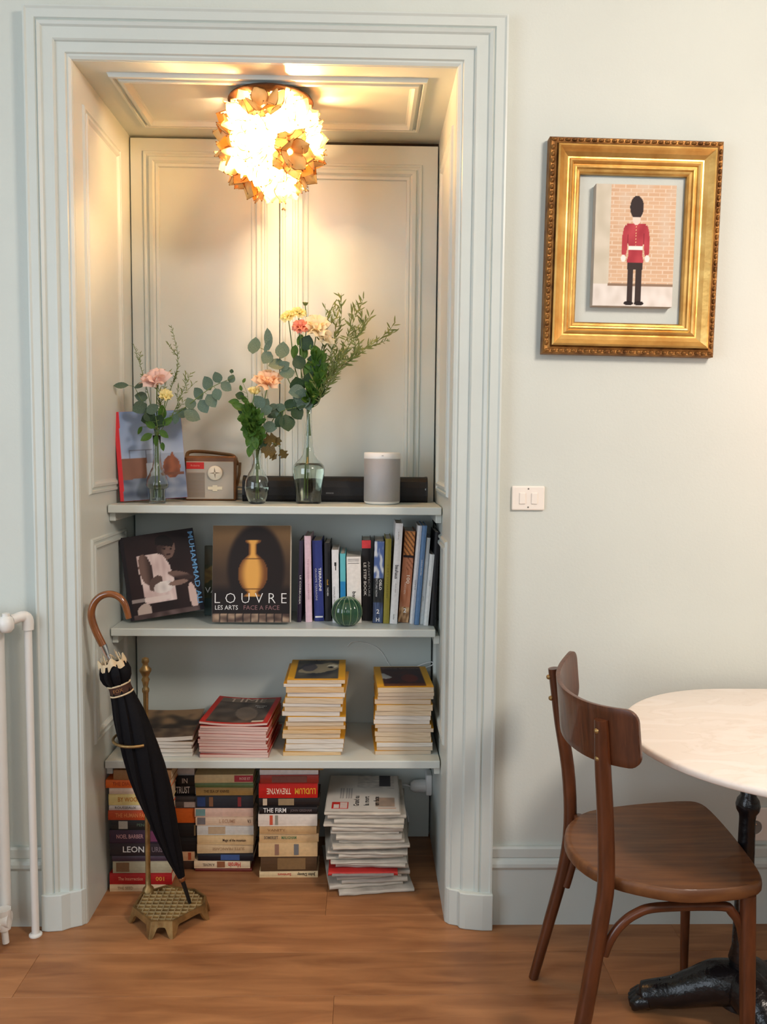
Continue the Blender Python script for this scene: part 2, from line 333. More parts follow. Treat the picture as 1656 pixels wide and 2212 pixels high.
for sx, x0, x1 in ((1, -0.118, -0.040), (-1, NW + 0.036, NW + 0.135)):
    m = M(); zt = 0.108
    pf = [(0.0, -0.053), (0.0, -0.053)]
    if sx == 1: poly = [(x0, 0.0), (x0, -0.050), (x0 + 0.02, -0.053), (x1 - 0.02, -0.049), (x1, -0.034), (x1 + 0.028, -0.022), (-0.003, -0.010), (-0.003, 0.0)]
    else: poly = [(x1, 0.0), (x1, -0.056), (x1 - 0.03, -0.056), (x0 + 0.02, -0.048), (x0 + 0.004, -0.042), (x0, -0.030), (NW + 0.012, -0.022), (NW + 0.003, -0.012), (NW + 0.003, 0.0)]
    m.prism(poly, 0, zt); obj('plinth_block', m, TRIMP, tr, bevel=0.003)

bb = [(-0.0, 0.236), (-0.012, 0.236), (-0.016, 0.230), (-0.016, 0.206), (-0.013, 0.202), (-0.019, 0.197), (-0.0235, 0.188), (-0.0235, 0.178), (-0.017, 0.170), (-0.014, 0.166), (-0.014, 0.0), (0, 0)]
for nm, x0, x1 in (('baseboard_right', NW + 0.132, XR), ('baseboard_left', XL, -0.115)):
    m = M(); n = len(bb); vs = [(x, WY + y, z) for x in (x0, x1) for y, z in bb]
    m.add(vs, [(i, (i + 1) % n, n + (i + 1) % n, n + i) for i in range(n)] + [tuple(range(n)), tuple(range(n, 2 * n))]); struct(nm, m, TRIMP)

# panelled linings
pan = [(0.0, 0.0), (0.004, 0.008), (0.012, 0.009), (0.016, 0.003), (0.022, 0.0035), (0.026, 0.010), (0.036, 0.011), (0.044, 0.002), (0.050, 0.0)]
ceil_pan = struct('trim_2', M().moulding((0.071, 0.967, 0.064, 0.454), pan, lambda u, w, h: (u, w, NH - h * 1.3)), TRIMP)
struct('trim_3', M().moulding((0.070, 0.433, 1.245, 2.338), [(d * 0.8, h * 0.8) for d, h in pan], lambda u, w, h: (h, u, w)), TRIMP)
struct('trim_4', M().moulding((0.078, 0.433, 0.50, 1.115), [(d * 0.8, h * 0.8) for d, h in pan], lambda u, w, h: (h, u, w)), TRIMP)
struct('trim_5', M().moulding((0.070, 0.433, 1.245, 2.300), [(d * 0.8, h * 0.8) for d, h in pan], lambda u, w, h: (NW - h, u, w)), TRIMP)
struct('trim_6', M().moulding((0.078, 0.433, 0.50, 1.115), [(d * 0.8, h * 0.8) for d, h in pan], lambda u, w, h: (NW - h, u, w)), TRIMP)
pan2 = [(0.0, 0.0), (0.003, 0.006), (0.008, 0.006), (0.011, 0.002), (0.018, 0.003), (0.022, 0.011), (0.034, 0.013), (0.040, 0.005), (0.044, 0.008), (0.052, 0.007), (0.056, -0.004), (0.060, -0.006)]
for i, (x0, x1, u0, u1) in enumerate(((0.004, 0.5015, 0.046, 0.462), (0.5045, 1.036, 0.546, 0.984))):
    d = struct('door_%d' % (i + 1), M().box(x0, x1, ND, ND + 0.03, 0.005, NH - (0.008, 0.020)[i]), TRIMP, bevel=0.0015, seg=1)
    zt = 2.372 if i == 0 else 2.340
    obj('panel_moulding', M().moulding((u0, u1, 1.205, zt), pan2, lambda u, w, h: (u, ND - h, w)), TRIMP, d)
    if i == 1:
        e = obj('lock_escutcheon', M().lathe([(0.0, 0.004), (0.006, 0.003), (0.008, 0.0)], 16), TRIMP, d); q = P(613, 466, ND); e.location = (q.x, ND, q.z); e.rotation_euler = (PI / 2, 0, 0)
        k = obj('key_catch', M().tube([(0, 0, 0), (0.006, -0.010, 0.002), (0.012, -0.010, -0.004)], 0.0025, 8), BRASS, d); k.location = (q.x - 0.006, ND, q.z + 0.02)
        obj('astragal', M().tube([(0.517, ND - 0.001, 1.20), (0.517, ND - 0.001, NH - 0.02)], 0.005, 8), TRIMP, d)

struct('wall_alcove_back_board', M().box(0.006, NW - 0.006, ND - 0.006, ND - 0.0005, 0.0, 1.182), TRIMP, bevel=0.001, seg=1)
# ------------------------------------------------------------------ shelves
Z1, Z2, Z3 = 1.205, 0.816, 0.420
for lab, z, y0, xa, xb in (('pale painted shelf board carrying the flower vases and the radio', Z1, 0.235, 0.003, 1.037),
                           ('pale painted shelf board carrying the row of upright books', Z2, 0.245, 0.003, 1.024),
                           ('pale painted shelf board carrying the magazine piles', Z3, 0.165, 0.003, 1.037)):
    s = thing('shelf', lab, 'shelf', (0, 0, z), group='painted alcove shelves')
    obj('board', M().box(xa, xb, y0, ND - 0.014, -0.025, 0), TRIMP, s, bevel=0.003)
    for x0, x1 in ((0.0, 0.020), (NW - 0.020, NW)):
        obj('cleat', M().box(x0 + 0.0005, x1 - 0.0005, y0 + 0.025, ND - 0.02, -0.052, -0.0255), TRIMP, s, bevel=0.002)

# ------------------------------------------------------------------ flower-ball ceiling lamp
LC = Vector((0.513, 0.185, 2.278))
lamp = thing('ceiling_lamp', 'glowing round ceiling lamp covered in warm lotus shaped shell flowers', 'lamp', (LC.x, LC.y, NH))
dz = LC.z - NH
obj('top_plate', M().lathe([(0.0, 0.006), (0.122, 0.006), (0.125, 0.0), (0.122, -0.003), (0.0, -0.003)], 40, (0, 0, dz + 0.118)), mat('brown_metal_plate', (66, 44, 30), 0.5, 0.4), lamp, smooth=True)
for k in range(4):
    m = M(); a = PI / 4 + k * PI / 2 - 0.25; cx, cy = 0.085 * math.cos(a), 0.085 * math.sin(a)
    m.box(cx - 0.012, cx + 0.012, cy - 0.002, cy + 0.002, dz + 0.123, -0.0005); m.box(cx - 0.012, cx + 0.012, cy - 0.012, cy + 0.012, -0.003, -0.0005)
    obj('ceiling_bracket', m, CHROME, lamp)
obj('bulb', M().lathe([(0.0, -0.045)] + [(0.045 * math.sin(t * PI / 10), -0.045 * math.cos(t * PI / 10)) for t in range(1, 10)] + [(0.0, 0.045)], 20, (0, 0, dz + 0.01)), BULB, lamp, smooth=True, merge=True)
obj('bulb_socket', M().lathe([(0.014, 0.052), (0.02, 0.058), (0.02, 0.10), (0.014, 0.118)], 16, (0, 0, dz)), WHITE_PL, lamp, smooth=True)
m = M(); RC = 0.122
for k in range(6):
    a = k * PI / 6; m.tube([(RC * math.sin(t) * math.cos(a), RC * math.sin(t) * math.sin(a), dz + RC * math.cos(t)) for t in [i * 2 * PI / 36 for i in range(37)]], 0.0012, 5, caps=False)
for zz in (-0.08, 0.0, 0.08):
    r_ = math.sqrt(RC * RC - zz * zz); m.tube([(r_ * math.cos(t), r_ * math.sin(t), dz + zz) for t in [i * 2 * PI / 36 for i in range(37)]], 0.0012, 5, caps=False)
obj('wire_frame', m, BRASS, lamp)
def petal_mesh(L, Wd, cup, curl):
    """Pointed cupped petal growing from the origin along +z, facing +y, brass edged."""
    m = M(); nu, nv = 6, 6
    def f(u, v):
        t = v; w = Wd * (math.sin(PI * min(1, t * 0.80 + 0.12)) ** 0.8) * (1 - t ** 6)
        s_ = (u - 0.5) * 2; return (s_ * w / 2, -cup * s_ * s_ * math.sin(PI * (0.15 + 0.75 * t)) + curl * t * t, t * L)
    m.grid(f, nu, nv)
    m.mi = [1 if (i // nv in (0, nu - 1) and i % nv >= 2) or i % nv == nv - 1 else 0 for i in range(nu * nv)]
    # narrow the coloured border: pull the second rows towards the edge
    for i in range(nu + 1):
        for j in range(nv + 1):
            uu = i / nu; vv = j / nv
            if i == 1: uu = 0.045
            if i == nu - 1: uu = 0.955
            if j == nv - 1: vv = 0.955
            m.v[i * (nv + 1) + j] = f(uu, vv)
    return m
PET = petal_mesh(0.070, 0.058, 0.011, -0.010).mesh('petal', [CAPIZ, CAPEDGE], smooth=True)
PETD = petal_mesh(0.070, 0.058, 0.011, -0.010).mesh('petal', [CAPDENSE, CAPEDGE], smooth=True)
CORE = M().lathe([(0.0, -0.002), (0.010, 0.0), (0.012, 0.005), (0.0, 0.009)], 12).mesh('flower_core', CAPIZ, smooth=True)
nfl = 0; lrnd = random.Random(12)
for k in range(33):
    zz = 1 - 2 * (k + 0.5) / 33
    if zz > 0.84: continue
    a = k * 2.39996 + 0.4; r_ = math.sqrt(1 - zz * zz); d = Vector((r_ * math.cos(a), r_ * math.sin(a), zz)); nfl += 1
    fl_ = link('lotus_flower', CORE, lamp); q = d.to_track_quat('Z', 'Y'); fl_.matrix_local = Matrix.Translation(Vector((0, 0, dz)) + d * 0.117) @ q.to_matrix().to_4x4() @ Matrix.Rotation(k * 1.3, 4, 'Z')
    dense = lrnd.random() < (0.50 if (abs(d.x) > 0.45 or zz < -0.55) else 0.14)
    for ring, (cnt, tilt, sc_) in enumerate(((5, 58, 1.02), (4, 30, 0.90))):
        for j in range(cnt):
            p = link('petal', PETD if dense else PET, fl_)
            p.matrix_local = Matrix.Rotation(2 * PI * (j + 0.5 * ring) / cnt, 4, 'Z') @ Matrix.Translation((0, 0.006, 0)) @ Matrix.Rotation(-math.radians(tilt + random.uniform(-5, 5)), 4, 'X') @ Matrix.Diagonal((sc_, -sc_, sc_, 1))

# ------------------------------------------------------------------ chair
O = Vector((1.475, -0.455, 0))
chair = thing('cafe_chair', 'dark brown bentwood cafe chair with curved plywood backrest facing the table', 'chair', O)
L_ = lambda pts: [Vector(p) - O for p in pts]
def leg(pts, rad, nm='leg', n=14): return obj(nm, M().tube(curve_pts(L_(pts), 22), lerp_list(rad, 22), n), WALNUT, chair, smooth=True)
leg([(1.250, -0.272, 0), (1.285, -0.277, 0.15), (1.320, -0.280, 0.30), (1.334, -0.280, 0.42), (1.326, -0.280, 0.56), (1.302, -0.280, 0.70), (1.281, -0.280, 0.833)], [0.0125, 0.0145, 0.016, 0.017, 0.017, 0.0165, 0.014])
leg([(1.248, -0.645, 0), (1.281, -0.642, 0.136), (1.313, -0.640, 0.36), (1.324, -0.640, 0.46), (1.318, -0.640, 0.60), (1.309, -0.640, 0.72), (1.303, -0.640, 0.818)], [0.0165, 0.018, 0.0185, 0.0185, 0.018, 0.0175, 0.015])
leg([(1.661, -0.243, 0), (1.657, -0.246, 0.2), (1.652, -0.252, 0.432)], [0.0105, 0.013, 0.0155])
leg([(1.644, -0.655, 0), (1.639, -0.650, 0.2), (1.633, -0.642, 0.432)], [0.0145, 0.017, 0.018])
out = [Pz(x, y, 0.46) for x, y in ((1219, 1797), (1233, 1772), (1270, 1751), (1345, 1739), (1420, 1732), (1480, 1729), (1510, 1733), (1535, 1750), (1580, 1799), (1625, 1858), (1644, 1890), (1640, 1906), (1600, 1917), (1530, 1923), (1470, 1923), (1400, 1913), (1320, 1893), (1262, 1865), (1226, 1830))]
cp = [Vector((p.x, p.y, 0)) - O for p in out]; ring = []
for i in range(len(cp)):
    a, b, c, d = (cp[(i + j - 1) % len(cp)] for j in range(4))
    for t in (0, 0.34, 0.67): ring.append(0.5 * ((2 * b) + (c - a) * t + (2 * a - 5 * b + 4 * c - d) * t * t + (3 * b - a - 3 * c + d) * t ** 3))
m = M(); n = len(ring); cen = sum(ring, Vector()) / n
lev = [(0.90, 0.430), (0.985, 0.431), (1.0, 0.437), (1.002, 0.448), (0.996, 0.4565), (0.98, 0.460), (0.93, 0.4585), (0.6, 0.456), (0.25, 0.4545)]
vs = [(cen.x + (p.x - cen.x) * s_, cen.y + (p.y - cen.y) * s_, z) for s_, z in lev for p in ring]
m.add(vs, [(i * n + j, i * n + (j + 1) % n, (i + 1) * n + (j + 1) % n, (i + 1) * n + j) for i in range(len(lev) - 1) for j in range(n)] + [tuple(range(n - 1, -1, -1)), tuple((len(lev) - 1) * n + j for j in range(n))])
obj('seat', m, SEATWOOD, chair, smooth=True)
arc = curve_pts([(1.347, -0.232, 0), (1.318, -0.275, 0), (1.288, -0.33, 0), (1.268, -0.39, 0), (1.260, -0.46, 0), (1.267, -0.53, 0), (1.288, -0.60, 0), (1.322, -0.652, 0), (1.368, -0.694, 0)], 40)
def resample(pts, n):
    l = [0]
    for i in range(1, len(pts)): l.append(l[-1] + (pts[i] - pts[i - 1]).length)
    out = []
    for k in range(n + 1):
        t = k / n; t = 0.5 - 0.5 * math.cos(PI * t) if True else t; d = t * l[-1]; i = max(1, next((q for q in range(1, len(l)) if l[q] >= d - 1e-9), len(l) - 1)); f = (d - l[i - 1]) / max(1e-9, l[i] - l[i - 1]); out.append(pts[i - 1].lerp(pts[i], f))
    return out
arc = resample(arc, 40); lens = [0]
for i in range(1, len(arc)): lens.append(lens[-1] + (arc[i] - arc[i - 1]).length)
tot = lens[-1]; m = M(); vs = []; nz_ = 8; rc = 0.028
for side in (0, 1):
    for i, p in enumerate(arc):
        t = (arc[min(i + 1, 40)] - arc[max(i - 1, 0)]).normalized(); nrm = Vector((-t.y, t.x, 0)); nrm = nrm if nrm.x > 0 else -nrm
        s_ = lens[i]; e_ = min(s_, tot - s_); hh = 0.063 if e_ > rc else 0.063 - rc + math.sqrt(max(0, rc * rc - (rc - e_) ** 2))
        zc = 0.812 + (0.790 - 0.812) * (s_ / tot) - 0.022 * math.sin(PI * s_ / tot)
        for j in range(nz_ + 1):
            zz = -hh + 2 * hh * j / nz_; lean = -0.10 * zz
            off = nrm * (0.0105 * side); vs.append((p.x + off.x + lean - O.x, p.y + off.y - O.y, zc + zz))
NB = 41 * (nz_ + 1); g = lambda sd, i, j: sd * NB + i * (nz_ + 1) + j; fs = []
for i in range(40):
    for j in range(nz_): fs += [(g(0, i, j), g(0, i + 1, j), g(0, i + 1, j + 1), g(0, i, j + 1)), (g(1, i, j), g(1, i, j + 1), g(1, i + 1, j + 1), g(1, i + 1, j))]
    fs += [(g(0, i, 0), g(1, i, 0), g(1, i + 1, 0), g(0, i + 1, 0)), (g(0, i, nz_), g(0, i + 1, nz_), g(1, i + 1, nz_), g(1, i, nz_))]
for j in range(nz_): fs += [(g(0, 0, j), g(0, 0, j + 1), g(1, 0, j + 1), g(1, 0, j)), (g(0, 40, j), g(1, 40, j), g(1, 40, j + 1), g(0, 40, j + 1))]
m.add(vs, fs); obj('backrest', m, WALNUT, chair, smooth=True, bevel=0.002, angle=0.9)
BOLT = M().lathe([(0.0, 0.006), (0.004, 0.005), (0.0065, 0.001), (0.0065, -0.002)], 12).mesh('bolt', BRASS, smooth=True)
for p in ((1.269, -0.280, 0.810), (1.276, -0.280, 0.755), (1.292, -0.646, 0.795), (1.296, -0.646, 0.735)):
    b = link('bolt', BOLT, chair, Vector(p) - O); b.rotation_euler = (0, -PI / 2, 0)
st = [P(x, y, -0.640) for x, y in ((1304, 2062), (1316, 2032), (1338, 2000), (1372, 1974), (1420, 1960))]; st2 = [P(x, y, -0.640) for x, y in ((1555, 1957), (1580, 1970), (1598, 1998), (1606, 2040))]
obj('stretcher', M().tube(curve_pts(L_(st + st2), 40), 0.0105, 12), WALNUT, chair, smooth=True)
obj('stretcher', M().tube(curve_pts(L_([(1.325, -0.29, 0.26), (1.36, -0.29, 0.37), (1.43, -0.285, 0.418), (1.55, -0.28, 0.418), (1.63, -0.27, 0.37), (1.652, -0.262, 0.26)]), 40), 0.0105, 12), WALNUT, chair, smooth=True)
obj('seat_bracket', M().tube(L_([(1.352, -0.300, 0.455), (1.352, -0.300, 0.39)]), 0.014, 12), WALNUT, chair, smooth=True, bevel=0.003)

# ------------------------------------------------------------------ marble table
TC = Vector((1.712, -0.460, 0))
tab = thing('bistro_table', 'pale marble topped bistro table on a black cast iron pedestal', 'table', TC)
m = M(); ex, ey, er = 1.815, -0.452, 0.388; ol = [(ex - TC.x + er * math.cos(a), ey - TC.y + er * math.sin(a)) for a in [PI / 2 + i * PI / 40 for i in range(41)]]
ol += [(2.70 - TC.x + er * math.cos(a), ey - TC.y + er * math.sin(a)) for a in [-PI / 2 + i * PI / 40 for i in range(41)]]
n = len(ol); c0 = (0.5, 0.0); vs = []
for ins, z in ((0.008, 0.702), (0.002, 0.703), (0.0, 0.706), (0.0, 0.715), (0.003, 0.719), (0.009, 0.720)):
    for i, p in enumerate(ol):
        a, b = Vector(ol[i - 1]), Vector(ol[(i + 1) % n]); t = (b - a).normalized(); vs.append((p[0] - t.y * ins, p[1] + t.x * ins, z))
m.add(vs, [(i * n + j, i * n + (j + 1) % n, (i + 1) * n + (j + 1) % n, (i + 1) * n + j) for i in range(5) for j in range(n)] + [tuple(range(n - 1, -1, -1)), tuple(5 * n + j for j in range(n))])
obj('table_top', m, MARBLE, tab, smooth=True)
for k, dx in enumerate((0.0, 1.09)):
    obj('column', M().lathe([(0.060, 0.7015), (0.060, 0.697), (0.020, 0.690), (0.0160, 0.67), (0.0180, 0.575), (0.025, 0.565), (0.028, 0.552), (0.026, 0.54), (0.0200, 0.53), (0.0185, 0.52), (0.0205, 0.34), (0.023, 0.20), (0.030, 0.17), (0.026, 0.16), (0.034, 0.12), (0.05, 0.085), (0.052, 0.06)], 24, (dx, 0, 0)), BLACKIRON, tab, smooth=True)
    for ang in (163, 283, 43):
        a = math.radians(ang); u = Vector((math.cos(a), math.sin(a), 0)); b0 = Vector((dx, 0, 0)); w = Vector((-u.y, u.x, 0))
        pts = [b0 + u * r_ + Vector((0, 0, z)) for r_, z in ((0.0, 0.105), (0.05, 0.10), (0.10, 0.078), (0.15, 0.056), (0.195, 0.044), (0.222, 0.034), (0.240, 0.033))]
        m = M().tube(curve_pts(pts, 26), lerp_list([0.056, 0.053, 0.044, 0.037, 0.033, 0.033, 0.014], 26), 14)
        for i, off in enumerate((-0.021, -0.007, 0.007, 0.021)):
            c = b0 + u * (0.236 - abs(off) * 0.3) + w * off
            m.tube([c + u * -0.02 + Vector((0, 0, 0.034)), c + Vector((0, 0, 0.028)), c + u * 0.012 + Vector((0, 0, 0.020)), c + u * 0.014 + Vector((0, 0, 0.006))], [0.016, 0.017, 0.015, 0.006], 10)
        for r_ in (0.12, 0.15, 0.18): m.tube([b0 + u * r_ + w * -0.024 + Vector((0, 0, 0.055)), b0 + u * (r_ + .006) + Vector((0, 0, 0.105 - (r_ - .12) * 0.42)), b0 + u * r_ + w * 0.024 + Vector((0, 0, 0.055))], 0.005, 8)
        obj('claw_foot', m, BLACKIRON, tab, smooth=True)

# ------------------------------------------------------------------ gilt frame, canvas, switch, socket
FO = Vector((1.2830, WY - 0.0005, 1.6530)); FW, FH = 0.475, 0.580
fr = thing('picture_frame', 'ornate gilded picture frame hanging empty round a small canvas', 'picture frame', FO, (0, math.radians(0.7), 0))
fp = [(0.0, 0.0), (0.0, 0.030), (0.004, 0.036), (0.012, 0.036), (0.018, 0.038), (0.022, 0.046), (0.027, 0.0475), (0.031, 0.044), (0.040, 0.037), (0.051, 0.031), (0.055, 0.031), (0.058, 0.034), (0.062, 0.035), (0.066, 0.032), (0.069, 0.027), (0.073, 0.028), (0.077, 0.027), (0.080, 0.021), (0.086, 0.019), (0.090, 0.014), (0.090, 0.0)]
obj('frame', M().moulding((0, FW, 0, FH), fp[4:], lambda u, w, h: (u, -h, w)), GOLDLEAF, fr, smooth=False)
obj('outer_moulding', M().moulding((0, FW, 0, FH), fp[:6], lambda u, w, h: (u, -h, w)), GOLDDARK, fr)
m = M(); nb = 0
def bump(cx, cz, ax):
    R = 0.0075; m.add([(cx + (R * 1.15 if ax == 'x' else R * .8) * math.cos(a) * math.sin(b), -0.034 - 0.008 * math.cos(b), cz + (R * .8 if ax == 'x' else R * 1.15) * math.sin(a) * math.sin(b)) for b in (0.25, 0.9, 1.57) for a in [i * PI / 4 for i in range(8)]],
        [tuple(range(8))] + [(i * 8 + j, i * 8 + (j + 1) % 8, (i + 1) * 8 + (j + 1) % 8, (i + 1) * 8 + j) for i in range(2) for j in range(8)])
for i in range(26):
    x = 0.012 + (FW - 0.024) * i / 25
    for z in (0.009, FH - 0.009): bump(x, z, 'x')
for i in range(1, 32):
    z = 0.012 + (FH - 0.024) * i / 32
    for x in (0.009, FW - 0.009): bump(x, z, 'z')
obj('carved_leaf_border', m, GOLDDARK, fr, smooth=True)

CO = Vector((1.4175, WY - 0.0005, 1.7840)); CW, CH = 0.222, 0.328
cv = thing('small_canvas', 'small canvas print of a red coated guard hung inside the gilded frame', 'picture', CO, (0, math.radians(0.4), 0))
obj('canvas_body', M().box(0, CW, -0.028, 0, 0, CH), mat('raw_canvas_edge', (196, 182, 166), 0.9, var=0.1), cv, bevel=0.002)
def guard(u, v):
    # weathered brick wall, pale pier and pale pavement; a plain standing sentry seen from the front
    row = int(v * 30); bu = (u * 7 + 0.5 * (row % 2)); joint = (v * 30) % 1 < 0.2 or bu % 1 < 0.1
    tone = 0.5 + 0.5 * nz(int(bu) * 3.1, row * 1.7, 1.0, 4.2); c = mixc((196, 160, 130), (214, 182, 152), tone)
    if joint: c = (216, 196, 174)
    c = mixc(c, (206, 192, 176), 0.5 * sstep(0.1, 0.5, nz(u, v, 4, 2)))
    if u < 0.19: c = mixc((206, 198, 182), (192, 184, 166), 0.5 + nz(u, v, 8, 1))
    if v < 0.18: c = mixc((224, 218, 212), (208, 200, 192), 0.5 + nz(u, v, 10, 3))
    if 0.165 < v < 0.185 and u > 0.18: c = (140, 118, 100)
    leg_ = (0.425 < u < 0.50 or 0.53 < u < 0.605) and 0.02 < v < 0.36 or (0.42 < u < 0.61 and 0.30 < v < 0.37)
    if leg_: c = (62, 52, 50)
    if ell(u, v, 0.45, 0.025, 0.06, 0.018) < 1 or ell(u, v, 0.58, 0.025, 0.06, 0.018) < 1: c = (44, 38, 38)
    body = 0.36 < v < 0.68 and abs(u - 0.515) < 0.085 + 0.035 * sstep(0.45, 0.66, v) + 0.02 * sstep(0.44, 0.36, v)
    arms = ell(u, v, 0.378, 0.53, 0.038, 0.14, -0.06) < 1 or ell(u, v, 0.652, 0.53, 0.038, 0.14, 0.06) < 1
    if body or arms: c = mixc((184, 74, 82), (158, 56, 66), 0.5 + nz(u, v, 9, 7))
    if arms and (abs(u - 0.415) < 0.006 or abs(u - 0.615) < 0.006): c = (120, 40, 50)
    if ell(u, v, 0.365, 0.395, 0.03, 0.03) < 1 or ell(u, v, 0.665, 0.395, 0.03, 0.03) < 1: c = (232, 224, 218)
    if abs(u - 0.515) < 0.09 and 0.465 < v < 0.495: c = (236, 230, 224)
    if abs(u - 0.515) < 0.006 and 0.50 < v < 0.66 and (v * 40) % 1 < 0.4: c = (228, 206, 150)
    if ell(u, v, 0.515, 0.715, 0.05, 0.045) < 1: c = (226, 206, 194)
    if ell(u, v, 0.515, 0.815, 0.085, 0.095) < 1 and v > 0.735: c = (58, 50, 50)
    return c
paint('printed_picture', CW - 0.002, CH - 0.002, 130, 190, guard, cv, (0.001, -0.0284, 0.001), mt=PRINT_MATT)

sw = thing('light_switch', 'cream double rocker light switch on the plain wall', 'switch', (1.2575, WY, 1.251))
obj('plate', M().box(-0.0465, 0.0465, -0.009, 0, -0.0345, 0.0345), PLASTIC, sw, bevel=0.004, seg=3)
for x in (-0.017, 0.017): obj('rocker', M().box(x - 0.0085, x + 0.0085, -0.0125, -0.009, -0.0165, 0.0155), PLASTIC, sw, bevel=0.0025, seg=3)
for z in (0.0265, -0.0255): obj('screw', M().lathe([(0.0, 0.0008), (0.0022, 0.0006), (0.0026, -0.001)], 10), mat('dull_screw', (120, 116, 110), 0.5, 0.6), sw, (0, -0.0092, z)).rotation_euler = (PI / 2, 0, 0)
so = thing('wall_socket', 'cream wall socket half hidden behind the table pedestal', 'socket', (1.944, WY, 0.300))
obj('plate', M().box(-0.042, 0.042, -0.010, 0, -0.050, 0.050), PLASTIC, so, bevel=0.004, seg=3)
obj('outlet_well', M().lathe([(0.026, 0.0), (0.026, 0.004), (0.022, 0.004), (0.020, -0.006), (0.0, -0.006)], 28), PLASTIC, so, (0, -0.010, -0.008), smooth=True).rotation_euler = (PI / 2, 0, 0)
obj('earth_pin', M().tube([(0, 0, 0.0), (0, -0.012, 0.0)], 0.0024, 8), CHROME, so, (0, -0.005, 0.004))

# ------------------------------------------------------------------ radiator, its valve and riser pipe
rad = thing('radiator', 'white cast iron column radiator beside the alcove casing', 'radiator', (-0.30, -0.115, 0))
for k in range(3):
    x = 0.090 - k * 0.062
    m = M()
    for dy in (0.045, -0.045): m.tube(curve_pts([(x, dy * 0.2, 0.062), (x, dy * 0.8, 0.075), (x, dy, 0.12), (x, dy, 0.5), (x, dy, 0.86), (x, dy * 0.8, 0.905), (x, dy * 0.2, 0.918)], 30), 0.0165, 12)
    m.tube([(x - 0.031, 0, 0.905), (x + 0.031, 0, 0.905)], 0.022, 14); m.tube([(x - 0.031, 0, 0.075), (x + 0.031, 0, 0.075)], 0.022, 14)
    obj('column_section', m, WHITEP, rad, smooth=True)
    if k in (0, 2): obj('foot', M().tube([(x, -0.03, 0.07), (x, -0.04, 0.03), (x, -0.045, 0.0)], [0.016, 0.012, 0.014], 10), WHITEP, rad, smooth=True)
vq = P(36, 1342, -0.115); vl = vq - Vector((-0.30, -0.115, 0))
va = obj('valve', M().lathe([(0.0, -0.024), (0.012, -0.022), (0.020, -0.012), (0.021, 0.004), (0.017, 0.018), (0.010, 0.022), (0.010, 0.030), (0.0, 0.030)], 18, (0.132, 0, 0.905)).tube([(0.10, 0, 0.905), (0.14, 0, 0.905)], 0.013, 12), WHITEP, rad, smooth=True)
obj('valve_wheel', M().lathe([(0.0, 0.03), (0.014, 0.03), (0.018, 0.024), (0.018, 0.008), (0.012, 0.0), (0.0, 0.0)], 14, (0, 0, 0)), WHITEP, rad, (0.098, -0.012, 0.928), smooth=True).rotation_euler = (0.25, -0.35, 0)
obj('lower_union', M().lathe([(0.0, -0.03), (0.018, -0.028), (0.022, -0.01), (0.018, 0.012), (0.02, 0.016), (0.02, 0.03), (0.0, 0.03)], 8, (0, 0, 0)).tube([(0, 0, -0.02), (0.004, 0, -0.068)], 0.009, 10), WHITEP, rad, (0.105, 0, 0.075), smooth=True)
pp = thing('riser_pipe', 'thin white heating pipe running from floor up to the radiator valve', 'pipe', (-0.128, -0.067, 0))
obj('pipe', M().tube([(0, 0, 0.002), (-0.001, 0, 0.4), (-0.001, 0, 0.895)], 0.0105, 14), WHITEP, pp, smooth=True)
obj('elbow', M().tube(curve_pts([(-0.001, 0, 0.880), (-0.001, -0.001, 0.908), (-0.010, -0.010, 0.919), (-0.030, -0.036, 0.914)], 14), lerp_list([0.0155, 0.0155, 0.015, 0.0135], 14), 14), WHITEP, pp, smooth=True)
obj('floor_collar', M().lathe([(0.018, 0.0), (0.018, 0.004), (0.0106, 0.007)], 16), WHITEP, pp, smooth=True)

# ------------------------------------------------------------------ umbrella stand and umbrella
SO = Vector((0.235, 0.015, 0))
us = thing('umbrella_stand', 'old brass umbrella stand with finial topped pole and footed lattice tray', 'umbrella stand', SO)
oct_ = [Vector(p) - Vector((SO.x, SO.y)) for p in ((0.126, -0.004), (0.200, -0.084), (0.262, -0.082), (0.340, 0.010), (0.333, 0.060), (0.292, 0.100), (0.195, 0.122), (0.130, 0.078))]
m = M(); m.prism([p * 0.95 for p in oct_], 0.034, 0.040)
obj('tray', m, BRASS, us, bevel=0.002)
m = M()
n8 = 8
for i in range(8):
    a, b = oct_[i], oct_[(i + 1) % 8]; N_ = 18; vs = []
    for k in range(N_ + 1):
        t = k / N_; p = a + (b - a) * t; e = min(t, 1 - t) * (b - a).length
        zb = 0.0 if e < 0.008 else min(0.030, 0.0 + 0.030 * sstep(0.007, 0.022, e)); fl2 = 1.0 + 0.09 * (1 - sstep(0, 0.028, e))
        q = p * 0.97; vs += [(q.x, q.y, 0.047), (p.x * fl2, p.y * fl2, zb), (p.x * fl2 * 0.93, p.y * fl2 * 0.93, zb), (q.x * 0.94, q.y * 0.94, 0.047)]
    m.add(vs, [(k * 4 + j, k * 4 + (j + 1) % 4, (k + 1) * 4 + (j + 1) % 4, (k + 1) * 4 + j) for k in range(N_) for j in range(4)])
obj('scalloped_rim', m, BRASS, us, merge=True)
m = M()
inside = lambda x, y, s_: all((oct_[(i + 1) % 8] - oct_[i]).cross(Vector((x, y)) - oct_[i]) > s_ for i in range(8))
for k in range(-7, 8):
    c = k * 0.0185; xs = [t / 200 for t in range(-30, 31) if inside(c, t / 200, 0.0006)]; ysn = [t / 200 for t in range(-30, 31) if inside(t / 200, c, 0.0006)]
    if len(xs) > 1: m.box(c - 0.0012, c + 0.0012, xs[0], xs[-1], 0.0400, 0.0440)
    if len(ysn) > 1: m.box(ysn[0], ysn[-1], c - 0.0010, c + 0.0010, 0.0400, 0.0434)
